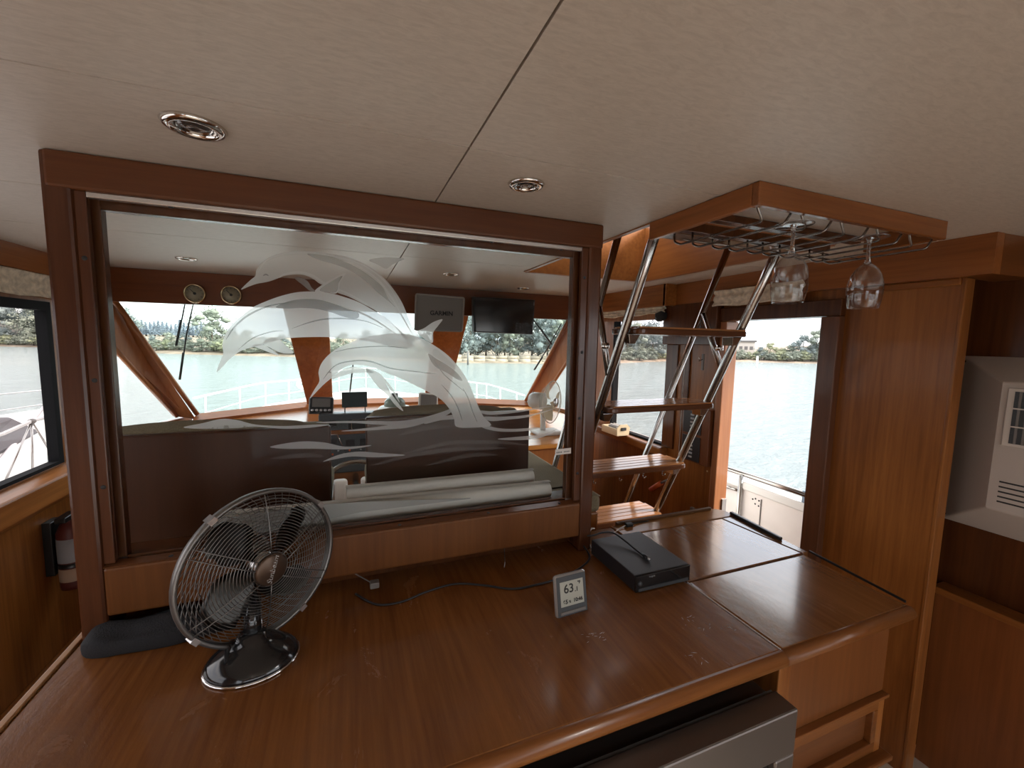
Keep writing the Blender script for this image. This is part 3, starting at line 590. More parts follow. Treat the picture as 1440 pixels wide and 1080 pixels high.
MB().box(.955,.985,1.245,1.262,CT+.0005,CT+.014, bev=.003).build('plug_body', 'black', ad)
MB().tube(spline([(.955,1.253,CT+.007),(.92,1.243,CT+.004),(.885,1.225,CT+.003),(.86,1.235,CT+.003)],5), .0018, 6).build('wire', 'label', ad); MB().tube(spline([(.985,1.256,CT+.007),(1.02,1.262,CT+.004),(1.07,1.266,CT+.003)],5), .0018, 6).build('wire', 'black', ad)
# --- black cord snaking across the counter
tag(MB().tube(spline([at(2,KZ+.003,*p) for p in ((500,835),(530,850),(565,846),(600,832),(640,821),(680,823),(720,828),(755,822),(790,812),(818,797))]+[(.705,1.10,KZ+.004),(.709,1.152,CT+.02)], 6), .0028, 8).build('power_cord', 'black'), 'black cord snaking across the counter behind the thermometer', 'cord')
wp = empty('wall_plug_lead', (.10,1.2,CT), 'thin wire with pale plug hanging below the divider sill', 'plug')
MB().tube(spline([(-.02,1.19,-.632),(.0,1.17,-.642),(.045,1.135,-.660)],5), .0015, 6).build('wire', 'mgrey', wp); MB().box(.038,.062,1.118,1.140,-.668,-.652, bev=.003).build('plug_body', 'mgrey', wp)
wl = empty('hanging_wire', (.45,1.17,CT), 'thin bare wire hanging from the divider sill above the cord', 'wire')
MB().tube(spline([(.435,1.16,-.632),(.432,1.15,-.65),(.428,1.135,-.668)],5), .001, 6).build('wire', 'black', wl); MB().tube([(.428,1.135,-.668),(.424,1.128,-.682)], .0016, 6).build('bare_end', 'silver', wl)
# --- black cloth pouch
bm = bmesh.new(); bmesh.ops.create_icosphere(bm, subdivisions=4, radius=1)
po = MB(True)
for v in bm.verts:
    x, y, z = v.co; f = lambda q: math.copysign(abs(q)**.62, q)
    X_, Y_, Z_ = f(x)*.135, f(y)*.052, max(f(z), -.55)
    h = .026*(1+.25*math.sin(X_*40+.6)+.22*math.cos(Y_*90+X_*18)); Z_ = Z_*h; v.co = (-.418+X_, 1.125+Y_-X_*.02, CT+.0145+Z_)
bm.verts.index_update(); po.add([v.co.copy() for v in bm.verts], [[v.index for v in f.verts] for f in bm.faces], True); bm.free()
tag(po.build('cloth_pouch', 'soft'), 'flattened black cloth pouch lying behind the desk fan by the left post', 'pouch')

#=================================================================== CHARTS BEHIND THE GLASS
st(MB().box(-.55,.75,1.236,1.335,-.56,-.545).build('trim_26', 'dark_v'))
def roll(name, a, b, r0, r1, label, mat='paper', turns=3, sag=0, flare=.012):
    a, b = Vector(a), Vector(b); e = empty(name, a-Vector((0,0,r0)), label, 'chart roll'); ax = (b-a).normalized(); m = frame_mtx(a, ax.cross(Vector((0,0,1))), Vector((0,0,1)))
    L_ = (b-a).length; vs = []; fs = []; n = 26*turns; k = 14
    for i in range(k+1):
        t = i/k
        for j in range(n+1):
            an = 2*PI*j/26+1.2; r = (r0*(1-t)+r1*t)*(1-.13*j/26) ; 
            end = flare*(j/n)*(1 if i == k else (-1 if i == 0 else 0)); p = a+(b-a)*t+ax*(-end)
            u = Vector((0,-1,0)); w = Vector((0,0,1)); vs.append(p+u*math.cos(an)*r+w*math.sin(an)*r+Vector((0,0,-sag*math.sin(PI*t))))
    fs = [(i*(n+1)+j, i*(n+1)+j+1, (i+1)*(n+1)+j+1, (i+1)*(n+1)+j) for i in range(k) for j in range(n)]
    s = MB(True).add(vs, fs).build('paper_sheet', mat, e); return e
roll('rolled_chart', (-.33,1.262,-.500), (.635,1.262,-.505), .040, .030, 'long thick roll of pale paper lying on the ledge behind the glass')
roll('rolled_chart', (-.02,1.325,-.478), (.60,1.325,-.474), .034, .026, 'thinner pale paper roll with a printed end tucked behind the thick roll')
gs = MB(True); P = []
sh = [(-.335,1.214,-.462),(-.10,1.214,-.452),(.02,1.214,-.458),(.34,1.214,-.485)]; lo = [(-.32,1.214,-.520),(-.10,1.214,-.500),(.02,1.214,-.487),(.34,1.214,-.487)]
tag(MB().add([(x,y+.0,z) for x,y,z in sh]+[(x,y-.002,z) for x,y,z in lo], [(0,1,5,4),(1,2,6,5),(2,3,7,6)]).build('loose_chart', 'paper2'), 'grey curled edge of a loose sheet in front of the thick paper roll', 'paper sheet')
o_ = [o for o in bpy.data.objects if o.name == 'loose_chart'][0]; md = o_.modifiers.new('t','SOLIDIFY'); md.thickness = .001; 

#=================================================================== HELM SEATS
def seat(x0, x1, xc1, lbl, ztop):
    s_ = empty('helm_bench', ((x0+x1)/2, 1.7, FL), lbl, 'seat', 'helm seats beyond the divider')
    MB().box(x0, x1, 1.50, 1.525, FL, ztop).build('back_panel', 'seatback', s_, bev=.006)
    # bulging padded backrest
    n = 24; vs = []; fs = []; prof = [(1.527,-.5),(1.527,-.0),(1.54,.022),(1.58,.036),(1.63,.028),(1.66,-.02),(1.66,-.5)]
    for i in range(n+1):
        t = i/n; x = x0+.01+(x1-x0-.02)*t; hh = .018+.030*math.sin(PI*min(1,t*1.15))**.5*(1-.25*t) ; hh = hh if 0 < i < n else .0
        for y, z in prof: vs.append((x, y, ztop-.02+ (z*hh/.036 if z > -.4 else z*.9)))
    k = len(prof); fs = [(i*k+j, i*k+j+1, (i+1)*k+j+1, (i+1)*k+j) for i in range(n) for j in range(k-1)]+[tuple(range(k)), tuple(range(n*k, n*k+k))]
    MB(True).add(vs, fs).build('backrest_pad', 'olive', s_, bev=.004)
    MB().box(x0+.01, xc1, 1.662 if xc1 < x1+.02 else 1.53, 2.12, -.68, -.59, bev=.03).build('seat_cushion', 'olive', s_)
    MB().box(x0+.01, xc1, 1.67, 2.08, FL, -.68).build('seat_base', 'wood_v', s_, bev=.005)
    return s_
seat(-.715, -.066, -.08, 'helm seat with dark panelled back left of the gap, olive pad showing on top', -.292)
s2 = seat(.045, .660, .64, 'helm seat with dark panelled back right of the gap, olive pad showing on top', -.270)
bs = empty('bench_settee', (.80, 1.7, FL), 'olive upholstered bench cushion on a wooden base beside the ladder', 'bench')
MB().box(.40,.90,1.338,1.495,-.655,-.588, bev=.018).box(.67,.90,1.44,2.15,-.655,-.588, bev=.018).build('cushion', 'olive', bs); MB().tube([(.896,1.345,-.592),(.896,2.14,-.592)], .003, 6).build('piping', 'piping', bs)
MB().box(.42,.895,1.345,1.49,FL,-.656).box(.665,.895,1.49,2.14,FL,-.656).build('base', 'wood_v', bs, bev=.008)

#=================================================================== HELM
dash = empty('helm_console', (.1,3.3,FL), 'wooden helm console with dark instrument face under the windshield', 'helm console')
MB().prism([(-1.04,3.30,-.64),(-1.04,3.46,-.64),(-.36,3.93,-.64),(-.15,4.02,-.64),(.66,4.02,-.64),(.88,3.93,-.64),(1.2,3.72,-.64),(1.2,2.95,-.64),(-.6,2.95,-.64)], (0,0,.035)).build('dash_top', wood('dash top', (.16,.055,.02), (.26,.09,.035), 0, rough=.2), dash, bev=.008)
MB().box(-.6,1.2,2.97,3.3,-1.2,-.641).build('console_body', wood('console face', (.13,.045,.018), (.22,.078,.03), 0), dash, bev=.01)
ip = MB().box(-.20,.35,2.955,2.972,-.90,-.50, bev=.008).build('instrument_panel', 'dgrey', dash)
MB().box(-.20,.35,2.975,3.06,-.604,-.50).build('panel_hood', 'black', dash, bev=.01)
for x, z, w, h in ((-.115,-.56,.05,.045),(.035,-.575,.11,.075),(-.12,-.68,.06,.03),(-.01,-.70,.06,.05),(.075,-.70,.05,.06)):
    a = MB().box(x-w/2,x+w/2,2.948,2.956,z-h/2,z+h/2, bev=.004).build('gauge_module', 'black', ip)
MB().tube(rounded([(.0,2.945,-.54),(.09,2.945,-.54),(.095,2.945,-.61),(.0,2.945,-.61)], .02, closed=True), .003, 6, True).build('bezel', 'nickel', ip)
for k in range(7):
    MB().lathe([(.006,0),(.007,.006),(0,.008)], frame_mtx((-.12+k*.035,2.948,-.765+.02*(k%2)), (1,0,0),(0,0,1)), 10).build('switch', 'silver' if k % 3 else 'orange', ip)
MB().tube([(-.13,2.93,-.63),(-.09,2.93,-.63),(-.045,2.93,-.74)], .004, 6).build('throttle_lever', 'chrome', ip)
sw = empty('steering_wheel', (.0,2.75,-.90), 'steering wheel with polished rim seen through the gap between seats', 'steering wheel')
wm_ = Matrix.Translation((.02,2.70,-.97)) @ Matrix.Rotation(rad(62), 4, 'X')
MB().tube([wm_ @ Vector((.21*math.cos(2*PI*i/40), .21*math.sin(2*PI*i/40), 0)) for i in range(40)], .016, 10, True).build('rim', 'steel', sw)
MB().tube([wm_ @ Vector((0,0,0)), (.02,2.975,-.93)], .02, 10).build('column', 'steel', sw)
for a in (60, 180, 300): MB().tube([wm_ @ Vector((0,0,0)), wm_ @ Vector((.21*math.cos(rad(a)), .21*math.sin(rad(a)), 0))], .010, 8).build('spoke', 'chrome', sw)
for x, w, l in ((-.068,.040,'left'),(.085,.04,'right')):
    tag(MB().box(x-w,x+w,2.55,2.60,-1.02,-.82, bev=.02).build('white_box', 'white'), 'bright white rounded box low in the gap between the seats, on the %s' % l, 'box')
# electronics on the dash
cp = empty('chart_plotter', (-.19,3.05,-.604), 'small dark instrument with round buttons on the dash left of the seat gap', 'instrument')
cm = frame_mtx((-.185,3.02,-.445), (1,.0,-.05), (0,.25,1))
MB().box(-.075,.075,-.06,.055,-.02,0, bev=.014, mtx=cm).build('case', 'black', cp); MB().box(-.055,.055,-.012,.045,0,.0015, mtx=cm).build('screen', 'mgrey', cp)
for k in range(5): MB().lathe([(.009,0),(.009,.003),(0,.004)], cm @ Matrix.Translation((-.052+.026*k,-.034,0)), 12).build('button', 'silver', cp)
MB().tube([(-.185,3.03,-.52),(-.185,3.06,-.604)], .012, 8).build('stand', 'black', cp)
sm = empty('tablet_stand', (.02,3.0,-.604), 'flat dark screen on two thin legs standing on the dash', 'screen')
MB().box(-.058,.104,3.0,3.015,-.465,-.36, bev=.003).build('screen', pbr('hazy dark screen',(.05,.065,.07),.15), sm)
for x in (-.04,.09): MB().tube([(x,3.012,-.46),(x,3.03,-.604)], .004, 6).build('leg', 'black', sm)
cd = empty('compass', (.29,3.1,-.604), 'domed compass on a white ring standing on the dash', 'compass')
MB().lathe([(0,0),(.12,0),(.125,.02),(.10,.045),(.075,.05),(0,.05)], Matrix.Translation((.29,3.05,-.52)), 28).build('ring', 'white', cd); MB().lathe([(.075,.05),(.07,.08),(.05,.105),(.022,.118),(0,.118)], Matrix.Translation((.29,3.05,-.52)), 28).build('dome', pbr('green grey dome',(.20,.24,.2),.1), cd)
MB().lathe([(.024,.112),(.024,.138),(0,.14)], Matrix.Translation((.29,3.05,-.52)), 16).build('cap', 'dgrey', cd); MB().box(.17,.41,2.97,3.13,-.604,-.521).build('plinth', 'dgrey', cd)
hs = empty('covered_instrument', (.56,3.15,-.604), 'cream edged instrument cover leaning on the dash behind the diving dolphin', 'instrument')
hm = frame_mtx((.535,3.10,-.46), (1,.1,-.12), (0,.3,1)); MB().box(-.07,.08,-.07,.07,-.03,0, bev=.02, mtx=hm).build('case', 'offwhite', hs); MB().box(-.055,.065,-.055,.055,0,.003, bev=.008, mtx=hm).build('cover', 'mgrey', hs); MB().tube([(.54,3.11,-.52),(.54,3.13,-.604)], .012, 8).build('stand', 'black', hs)
# cover screens hanging under the header
def hang(nm, p, mat, lbl, dpt=.05):
    a, b, c, d = [at(1, 2.78, *q) for q in p]; o_ = empty(nm, (a+b)/2+Vector((0,.05,0)), lbl, 'screen')
    s = MB().prism([a,b,c,d], (0,dpt,0)).build('case', mat, o_, bev=.006)
    m_ = (a+b)/2; MB().box(m_.x-.06, m_.x+.06, 2.78+dpt, 2.962, m_.z-.06, m_.z-.02).build('bracket', 'black', o_); return o_, a, b, c, d
o1, a, b, c, d = hang('covered_chartplotter', ((585,413.5),(652.5,419),(649.5,466),(583.5,464)), 'mgrey', 'taupe covered screen hanging from the header, left of the black one')
rim = [a+Vector((0,-.004,0)),b+Vector((0,-.004,0)),c+Vector((0,-.004,0)),d+Vector((0,-.004,0))]; MB().tube(rounded(rim,.012,closed=True), .006, 8, True).build('cover_rim', pbr('pale cover rim',(.28,.25,.23),.5), o1)
ce = (a+b+c+d)/4; text_mesh('GARMIN', .040, frame_mtx(ce+Vector((.012,-.0035,.0)), (1,0,0), (0,0,1)), 'ink', o1, bold=.001)
o2, a, b, c, d = hang('flat_monitor', ((665,417),(753,421.5),(749.5,470.5),(666.5,467)), 'black', 'black flat monitor hanging from the header')
MB().prism([a+(c-a)*.02+Vector((0,-.006,0)), b+(d-b)*.03+Vector((0,-.006,0)), c+(a-c)*.03+Vector((0,-.006,0)), d+(b-d)*.03+Vector((0,-.006,0))], (0,.001,0)).build('glass_face', 'blackgl', o2)
p_ = at(1,2.776,749,427); MB().box(p_.x-.012,p_.x+.012,2.775,2.779,p_.z-.012,p_.z+.012).build('corner_sticker', 'greylabel', o2)
# brass gauges
def gauge(px, py, lbl):
    c = at(1, 2.96, px, py); o_ = empty('round_gauge', c, lbl, 'gauge', 'pair of brass gauges on the header'); m = frame_mtx(c, (1,0,0), (0,0,1))
    MB().lathe([(.0,0),(.054,0),(.056,.012),(.052,.024),(.048,.026),(.046,.014),(0,.014)], m, 32).build('brass_case', 'brass', o_)
    d = MB().lathe([(0,.017),(.0455,.017),(.0455,.014),(0,.0145)], m, 32).build('dial', 'dial', o_)
    for k in range(12): a = 2*PI*k/12; MB().box(-.001,.001,.034,.042,.017,.018, mtx=m @ Matrix.Rotation(a,4,'Z')).build('tick', 'ink', d)
    MB().box(-.0015,.0015,-.008,.036,.018,.019, mtx=m @ Matrix.Rotation(.7,4,'Z')).build('hand', 'ink', d); MB().lathe([(.008,.017),(.006,.021),(0,.022)], m, 12).build('hub', 'ink', d)
gauge(275, 413, 'brass round gauge on the header, left one of the pair'); gauge(326, 415, 'brass round gauge on the header, right one nearer the dolphins')
# side counter with the small fan
sd = empty('side_counter', (1.4,2.6,FL), 'bright varnished side counter carrying the cream plastic fan', 'side counter')
MB().prism([(.91,2.16,-.625),(1.25,2.16,-.625),(1.66,2.60,-.625),(1.68,3.2,-.625),(1.56,3.52,-.625),(1.22,3.6,-.625),(1.22,2.94,-.625),(.91,2.55,-.625)], (0,0,.028)).build('top', 'gold', sd, bev=.008)
MB().prism([(.92,2.18,FL),(1.24,2.18,FL),(1.64,2.62,FL),(1.66,2.9,FL),(1.20,2.92,FL),(.92,2.54,FL)], (0,0,E-.626)).build('cabinet', wood('side cabinet', (.17,.06,.024), (.26,.095,.038), 2), sd, bev=.006)
pf = empty('plastic_fan', (1.20,2.44,-.597), 'cream plastic fan with a clear round grille on the side counter', 'fan')
MB().box(1.10,1.28,2.36,2.50,-.597,-.572, bev=.012).build('base', 'white', pf)
MB().tube([(1.17,2.44,-.58),(1.17,2.45,-.45)], .018, 12).build('post', 'white', pf)
pc = Vector((1.21,2.40,-.385)); pn = Vector((.62,-.78,0)).normalized(); pm = frame_mtx(pc, (-pn.y,pn.x,0), (0,0,1)); 
if (pm.to_3x3() @ Vector((0,0,1))).dot(pn) < 0: pm = frame_mtx(pc, (pn.y,-pn.x,0), (0,0,1))
MB().lathe([(0,-.16),(.045,-.155),(.055,-.13),(.055,-.06),(.03,-.05),(0,-.05)], pm, 24).build('motor', 'white', pf)
MB().lathe([(0,.03),(.10,.025),(.135,.0),(.10,-.045),(.03,-.055)], pm, 36, closed=True).build('grille', sheet('cloudy grille',(1,1,1),milk=.22,milkcol=(.8,.78,.72)), pf)
MB().tube([pm @ Vector((.136*math.cos(2*PI*i/40),.136*math.sin(2*PI*i/40),0)) for i in range(40)], .003, 6, True).build('grille_ring', 'offwhite', pf)
MB().lathe([(0,.034),(.030,.033),(.032,.024),(0,.024)], pm, 20).build('badge', 'silver', pf)
for k in range(3):
    a = 2*PI*k/3; vs = []; 
    for i in range(5):
        for j in range(5):
            r = .02+.10*i/4; b = a+(j/4-.5)*1.3*(.5+.5*math.sin(PI*i/5)); vs.append(pm @ Vector((r*math.cos(b), r*math.sin(b), -.01+(j/4-.5)*.03)))
    MB(True).add(vs, [(i*5+j,i*5+j+1,(i+1)*5+j+1,(i+1)*5+j) for i in range(4) for j in range(4)]).build('blade', 'cream', pf)

#=================================================================== CEILING LIGHTS
def downlight(px, py, r, lbl, proto=[None]):
    c = at(2, CZ, px, py)
    if proto[0] is None:
        o_ = empty('ceiling_light', c, None, None); m = Matrix.Translation(c) @ Matrix.Rotation(PI, 4, 'X')
        MB().lathe([(.030,.0),(.030,.006),(.036,.0085),(.044,.007),(.049,.0),(.030,0)], m, 40, closed=True).build('bezel', 'chrome', o_)
        MB().lathe([(.030,-.004),(.024,-.0035),(.0235,-.001),(.010,-.0012),(0,-.0025)], m @ Matrix.Translation((0,0,.006)), 32).build('lamp', pbr('dark lamp glass',(.05,.04,.035),.08,coat=1), o_)
        proto[0] = o_
    else:
        o_ = copy_tree(proto[0]); o_.location = (c.x, c.y, c.z+E)
    o_.scale = (r/.049,)*3 if r != .049 else (1,1,1); tag(o_, lbl, 'ceiling light', 'recessed ceiling lights')
downlight(273, 177, .049, 'large chrome recessed ceiling light, nearest the camera at upper left')
downlight(740, 259, .043, 'chrome recessed ceiling light above the right end of the divider')
downlight(262, 363, .045, 'recessed ceiling light seen through the glass above the gauges')
downlight(634, 385, .045, 'recessed ceiling light seen through the glass above the taupe screen')
downlight(736, 405, .045, 'recessed ceiling light seen through the glass above the black monitor')

#=================================================================== LADDER TO THE FLYBRIDGE
lad = empty('ladder', (1.18,1.9,FL), 'stainless steel ladder with varnished slatted wooden treads below the hatch', 'ladder')
LY = lambda z: 1.278-.46*z
XL, XR = .912, 1.462
for x in (XL, XR):
    MB().tube([(x, LY(z), z) for z in (.50,.2,-.3,-.9,FL)], .0165, 14).build('rail', 'steel', lad)
for x, off in ((.905,.20),(1.478,.25)):
    y = lambda z: 1.282+off+(-.45)*z
    P = rounded([(x, y(.58), .58), (x, y(-1.3), -1.3), (x, LY(-1.42), -1.42)], .05)
    MB().tube(P, .0135, 12).build('handrail', 'steel', lad)
    s_ = MB().tube([(x, y(.145), .145), (x, LY(-.12)+.0, -.12)], .012, 12).build('strut', 'steel', lad)
    MB().tube([(x, LY(-.02)+.075, .00), (x, LY(-.03)+.068, -.022)], .0155, 12).build('collar', 'chrome', lad)
slat_m = 'tread'
for z, y0, y1 in ((.062,1.215,1.385),(-.245,1.352,1.525),(-.552,1.492,1.675),(-.852,1.625,1.815),(-1.16,1.765,1.96)):
    def outl(ins): return rounded([(XL+.022+ins,y0+ins,0),(XR+.014-ins,y0+ins,0),(XR+.014-ins,y1-ins,0),(XL+.022+ins,y1-ins,0)], .035, closed=True)
    O = [Vector((p.x,p.y,z-.028)) for p in outl(0)]
    tr_ = MB().prism(O, (0,0,.022)).build('tread', 'treadedge', lad, bev=.005)
    sl_ = MB(); n = 5; w = (y1-y0-.012)/n
    for k in range(n):
        a, b = y0+.006+w*k, y0+.006+w*(k+1)-.004; e0 = .012 if k in (0, n-1) else 0
        sl_.box(XL+.028+e0, XR+.008-e0, a, b, z-.007, z)
    sl_.build('slat_surface', 'tread', tr_, bev=.0015)
    for x, d in ((XL+.004,1),(XR-.055,1)):
        MB().prism([(x,y0+.02,z-.029),(x+.05,y0+.02,z-.029),(x+.038,y0+.03,z-.062),(x+.012,y0+.03,z-.062)], (0,.05,0)).build('bracket', 'steel', tr_, bev=.002)
    if abs(z+.552) < .01:
        for x in (.985,1.12,1.25,1.36):
            MB().tube([(x,y0+.03,z-.028),(x,y0+.03,z-.04)]+[(x+.0,y0+.03+.010*math.sin(a),z-.05+.010*math.cos(a)) for a in [rad(q) for q in range(0,300,40)]], .0022, 6).build('cup_hook', 'nickel', tr_)

#=================================================================== WINE GLASS RACK
rk = empty('glass_rack', (1.22,.86,CZ), 'teak framed stemware rack of bent steel wires under the ceiling hatch', 'glass rack')
rw = wood('rack frame teak', (.17,.058,.022), (.27,.098,.038), 0, rough=.25); rwy = wood('rack side teak', (.18,.062,.024), (.29,.105,.042), 1, rough=.25)
RX0, RX1, RY0, RY1, RZ = .845, 1.585, .700, 1.03, CZ-.052
MB().box(RX0,RX1,RY0,RY0+.018,RZ,CZ-.001).build('front_board', rw, rk, bev=.003); MB().box(RX0,RX0+.018,RY0+.018,1.065,RZ,CZ-.001).build('side_board', rwy, rk, bev=.003)
MB().box(RX1-.018,RX1,RY0+.018,.90,RZ,CZ-.001).build('side_board', rwy, rk, bev=.003); MB().box(RX0+.018,RX1-.018,1.00,1.03,CZ-.030,CZ-.001).build('back_board', 'dark_v', rk, bev=.003)
MB().box(RX0+.018,RX1-.018,.905,.935,CZ-.022,CZ-.001).build('cross_board', 'dark_v', rk, bev=.003)
MB().prism([(RX0,1.035,CZ-.030),(1.5,1.035,CZ-.030),(1.46,1.15,CZ-.020),(.90,1.12,CZ-.024)], (0,0,.006)).build('valance_panel', wood('pale brown panel', (.18,.10,.07), (.26,.15,.11), 0, rough=.15), rk)
zw = CZ-.076
for k in range(5):
    x0 = .868+.146*k; xa, xb = x0, x0+.112; ia, ib = x0+.026, x0+.094
    for xo, xi in ((xa, ia), (xb, ib)):
        MB().tube(rounded([(xo,RY0+.022,CZ-.012),(xo,RY0+.022,RZ+.004),(xi,RY0+.026,zw),(xi,.985,zw),(xi,1.01,zw+.012),(xi,1.012,CZ-.03)], .009, 4), .0030, 8).build('hanger_wire', 'bronzewire', rk)
    MB().tube([(ia,.90,zw+.003),(ib,.90,zw+.003)], .002, 6).build('tie_wire', 'bronzewire', rk)
for y in (.955,): MB().tube([(.875,y,zw+.005),(1.56,y,zw+.005)], .0024, 6).build('cross_wire', 'bronzewire', rk)
# wine glasses hanging upside down
gm = bpy.data.materials.new('clear glass'); gm.use_nodes = True; b_ = gm.node_tree.nodes['Principled BSDF']; b_.inputs['Transmission Weight'].default_value = 1; b_.inputs['Roughness'].default_value = 0; b_.inputs['IOR'].default_value = 1.45; b_.inputs['Base Color'].default_value = (1,1,1,1)
tg_ = sheet('thin glass', (.955,.955,.955), .05, edge=1.1)
def wineglass(x, y, lbl, rim_t=0):
    zf = zw+.0035; o_ = empty('wine_glass', (x, y, zf), lbl, 'wine glass', 'wine glasses hanging in the rack')
    m = Matrix.Translation((x,y,zf))
    MB().lathe([(0,.0008),(.010,.0004),(.0055,-.006),(.0042,-.02),(.004,-.045),(.0055,-.058),(.009,-.066),(0,-.068)], m, 32).build('foot_and_stem', gm, o_)
    MB().lathe([(0,.003),(.034,.0024),(.0415,.0008),(.041,0),(.010,-.0008)], m, 40).build('foot', tg_, o_)
    MB().tube([m @ Vector((.0413*math.cos(2*PI*i/40),.0413*math.sin(2*PI*i/40),.001)) for i in range(40)], .0008, 6, True).build('foot_rim', gm, o_)
    MB(True).lathe([(0,-.0655),(.012,-.068),(.024,-.080),(.034,-.098),(.0395,-.120),(.040,-.140),(.0375,-.165),(.0335,-.183),(.0322,-.184),(.0325,-.182),(.0365,-.165),(.0388,-.140),(.0382,-.120),(.033,-.099),(.0235,-.082),(.011,-.071),(0,-.069)], m, 40, closed=True).build('bowl', tg_, o_)
wineglass(1.001, .728, 'wine glass hanging upside down in the rack, left one above the doorway')
wineglass(1.293, .728, 'wine glass hanging upside down in the rack, right one before the teak panel')

#=================================================================== AIR CONDITIONER AND STARBOARD CABINET
ac = empty('air_conditioner', (2.06,.5,-.64), 'off white air conditioner with sloping sides on the right wall', 'air conditioner')
y1, y0, z1, z0 = .847, .10, -.018, -.640; fx0 = 1.975
bs_ = [(2.098,y1,z1),(2.098,y0,z1),(2.098,y0,z0),(2.098,y1,z0)]; fr_ = [(fx0,.688,z1-.082),(fx0,y0+.15,z1-.082),(fx0,y0+.15,z0+.118),(fx0,.688,z0+.118)]
MB().add(bs_+fr_, [(0,1,2,3),(4,5,6,7),(0,1,5,4),(1,2,6,5),(2,3,7,6),(3,0,4,7)]).build('housing', pbr('warm white case',(.46,.40,.355),.5,bump=.08,bscale=400), ac, bev=.006)
gr = MB().box(fx0-.006,fx0+.001,.40,.672,-.305,-.118, bev=.003).build('grille_frame', 'offwhite', ac); MB().box(fx0-.008,fx0-.005,.41,.655,-.295,-.128).build('grille_opening', 'dgrey', gr)
for k in range(14): MB().box(fx0-.012,fx0-.008,.415+.0172*k,.4205+.0172*k,-.295,-.128).build('fin', 'mgrey', gr)
for z in (-.182,-.24): MB().box(fx0-.0135,fx0-.011,.41,.655,z-.002,z+.002).build('bar', 'offwhite', gr)
for k in range(5): MB().box(fx0-.0008,fx0+.004,.44,.665,-.428-.0165*k,-.423-.0165*k).build('louvre_slot', 'ink', ac)
MB().box(fx0-.001,fx0+.002,.60,.604,-.385,-.33).build('panel_line', 'mgrey', ac)
for (px, py) in ((1356,508),(1328,721)):
    d = ray(px,py); A_, B_, C_ = Vector(bs_[0]), Vector(bs_[3]), Vector(fr_[0]); n_ = (B_-A_).cross(C_-A_).normalized(); t_ = A_.dot(n_)/d.dot(n_); p = d*t_
    if n_.dot(p) > 0: n_ = -n_
    p = p+Vector((-.004,-.006,0)) ; MB().lathe([(.004,0),(.004,.001),(0,.0015)], Matrix.Translation(p+n_*.0015) @ n_.to_track_quat('Z','Y').to_matrix().to_4x4(), 10).build('screw', 'ink', ac)
lk = empty('low_cabinet', (2.05,.3,FL), 'teak faced low cabinet beneath the air conditioner', 'cabinet')
MB().box(2.03,2.098,-.30,.805,FL,-.905).build('panel', wood('low cabinet teak',(.15,.05,.02),(.23,.08,.032),2), lk); MB().box(2.018,2.099,-.31,.815,-.904,-.878).build('top_rail', 'wood_y', lk, bev=.005)

#=================================================================== SMALL THINGS ON THE STARBOARD SIDE
def curt(name, x, y0, y1, z0, z1, lbl, sx, mat='curtain', amp=.012):
    n = 40; k = 7; vs = []
    for i in range(n+1):
        y = y0+(y1-y0)*i/n
        for j in range(k+1):
            z = z1+(z0-z1)*j/k; fold = amp*(1+math.cos(j/k*PI*4))*.5+amp*.35*math.sin(y*37+j)+amp*.2*math.sin(y*90)
            vs.append((x+sx*(.006+fold), y, z+(.004*math.sin(y*23) if j == k else 0)))
    o_ = MB(True).add(vs, [(i*(k+1)+j, i*(k+1)+j+1, (i+1)*(k+1)+j+1, (i+1)*(k+1)+j) for i in range(n) for j in range(k)]).build(name, mat); md = o_.modifiers.new('t','SOLIDIFY'); md.thickness = .006
    return tag(o_, lbl, 'curtain')
curt('folded_curtain', WL, .0, 2.66, .158, .258, 'beige folded curtain along the top of the left side window', 1)
curt('folded_curtain', WR-.05, 2.12, 2.80, .19, .236, 'beige folded curtain over the starboard window behind the ladder', -1, amp=.016)
curt('folded_curtain', WR-.045, 1.27, 1.75, .205, .290, 'beige folded curtain gathered above the open side doorway', -1, amp=.016)
hook = [(WR-.02,y,z) for y, z in ((2.12,.22),(2.10,.19),(2.13,.165),(2.16,.15))]
tag(MB(True).blob((WR-.07,2.15,.175),.03,.045,.035,2,.3).build('curtain_tie', 'soft'), 'dark bunched tie hanging at the end of the starboard curtain', 'tie')
sw_ = empty('switch_panel', (WR-.03,1.86,-.5), 'wood framed black switch panel on the wall behind the ladder', 'switch panel')
MB().box(WR-.04,WR-.001,1.745,1.945,-.685,-.36).build('frame', wood('switch frame',(.10,.035,.018),(.16,.055,.027),2), sw_, bev=.004)
for a, b in ((-.515,-.385),(-.675,-.53)):
    p = MB().box(WR-.046,WR-.039,1.80,1.935,a,b).build('black_plate', 'black', sw_, bev=.002)
    for k in range(5): MB().box(WR-.050,WR-.045,1.85,1.875,a+.018+k*.022,a+.028+k*.022).build('rocker', 'greylabel', p)
for y, z, l in ((1.775,-.72,'nearest the doorway'),(1.94,-.70,'hanging on a thin cord')):
    kb = MB().lathe([(.0,.0),(.010,.002),(.016,.014),(.012,.026),(0,.03)], frame_mtx((WR-.001,y,z),(0,1,0),(0,0,1)), 16)
    if y < 1.8: tag(kb.build('wall_peg', 'cream'), 'small cream peg on the wall below the switch panel, '+l, 'peg')
    else:
        e = empty('cord_pull', (WR-.02,y,z), 'small cream pull bead '+l+' below the switch panel', 'cord pull'); MB().lathe([(0,-.03),(.010,-.02),(.008,-.004),(0,0)], Matrix.Translation((WR-.06,y,z+.02)), 12).build('bead', 'cream', e); MB().tube([(WR-.06,y,z+.02),(WR-.055,y,.0)], .0015, 5).build('cord', 'offwhite', e)
MB_h = empty('door_hook', (WR-.04,1.84,.0), 'small metal hook on the post behind the ladder', 'hook')
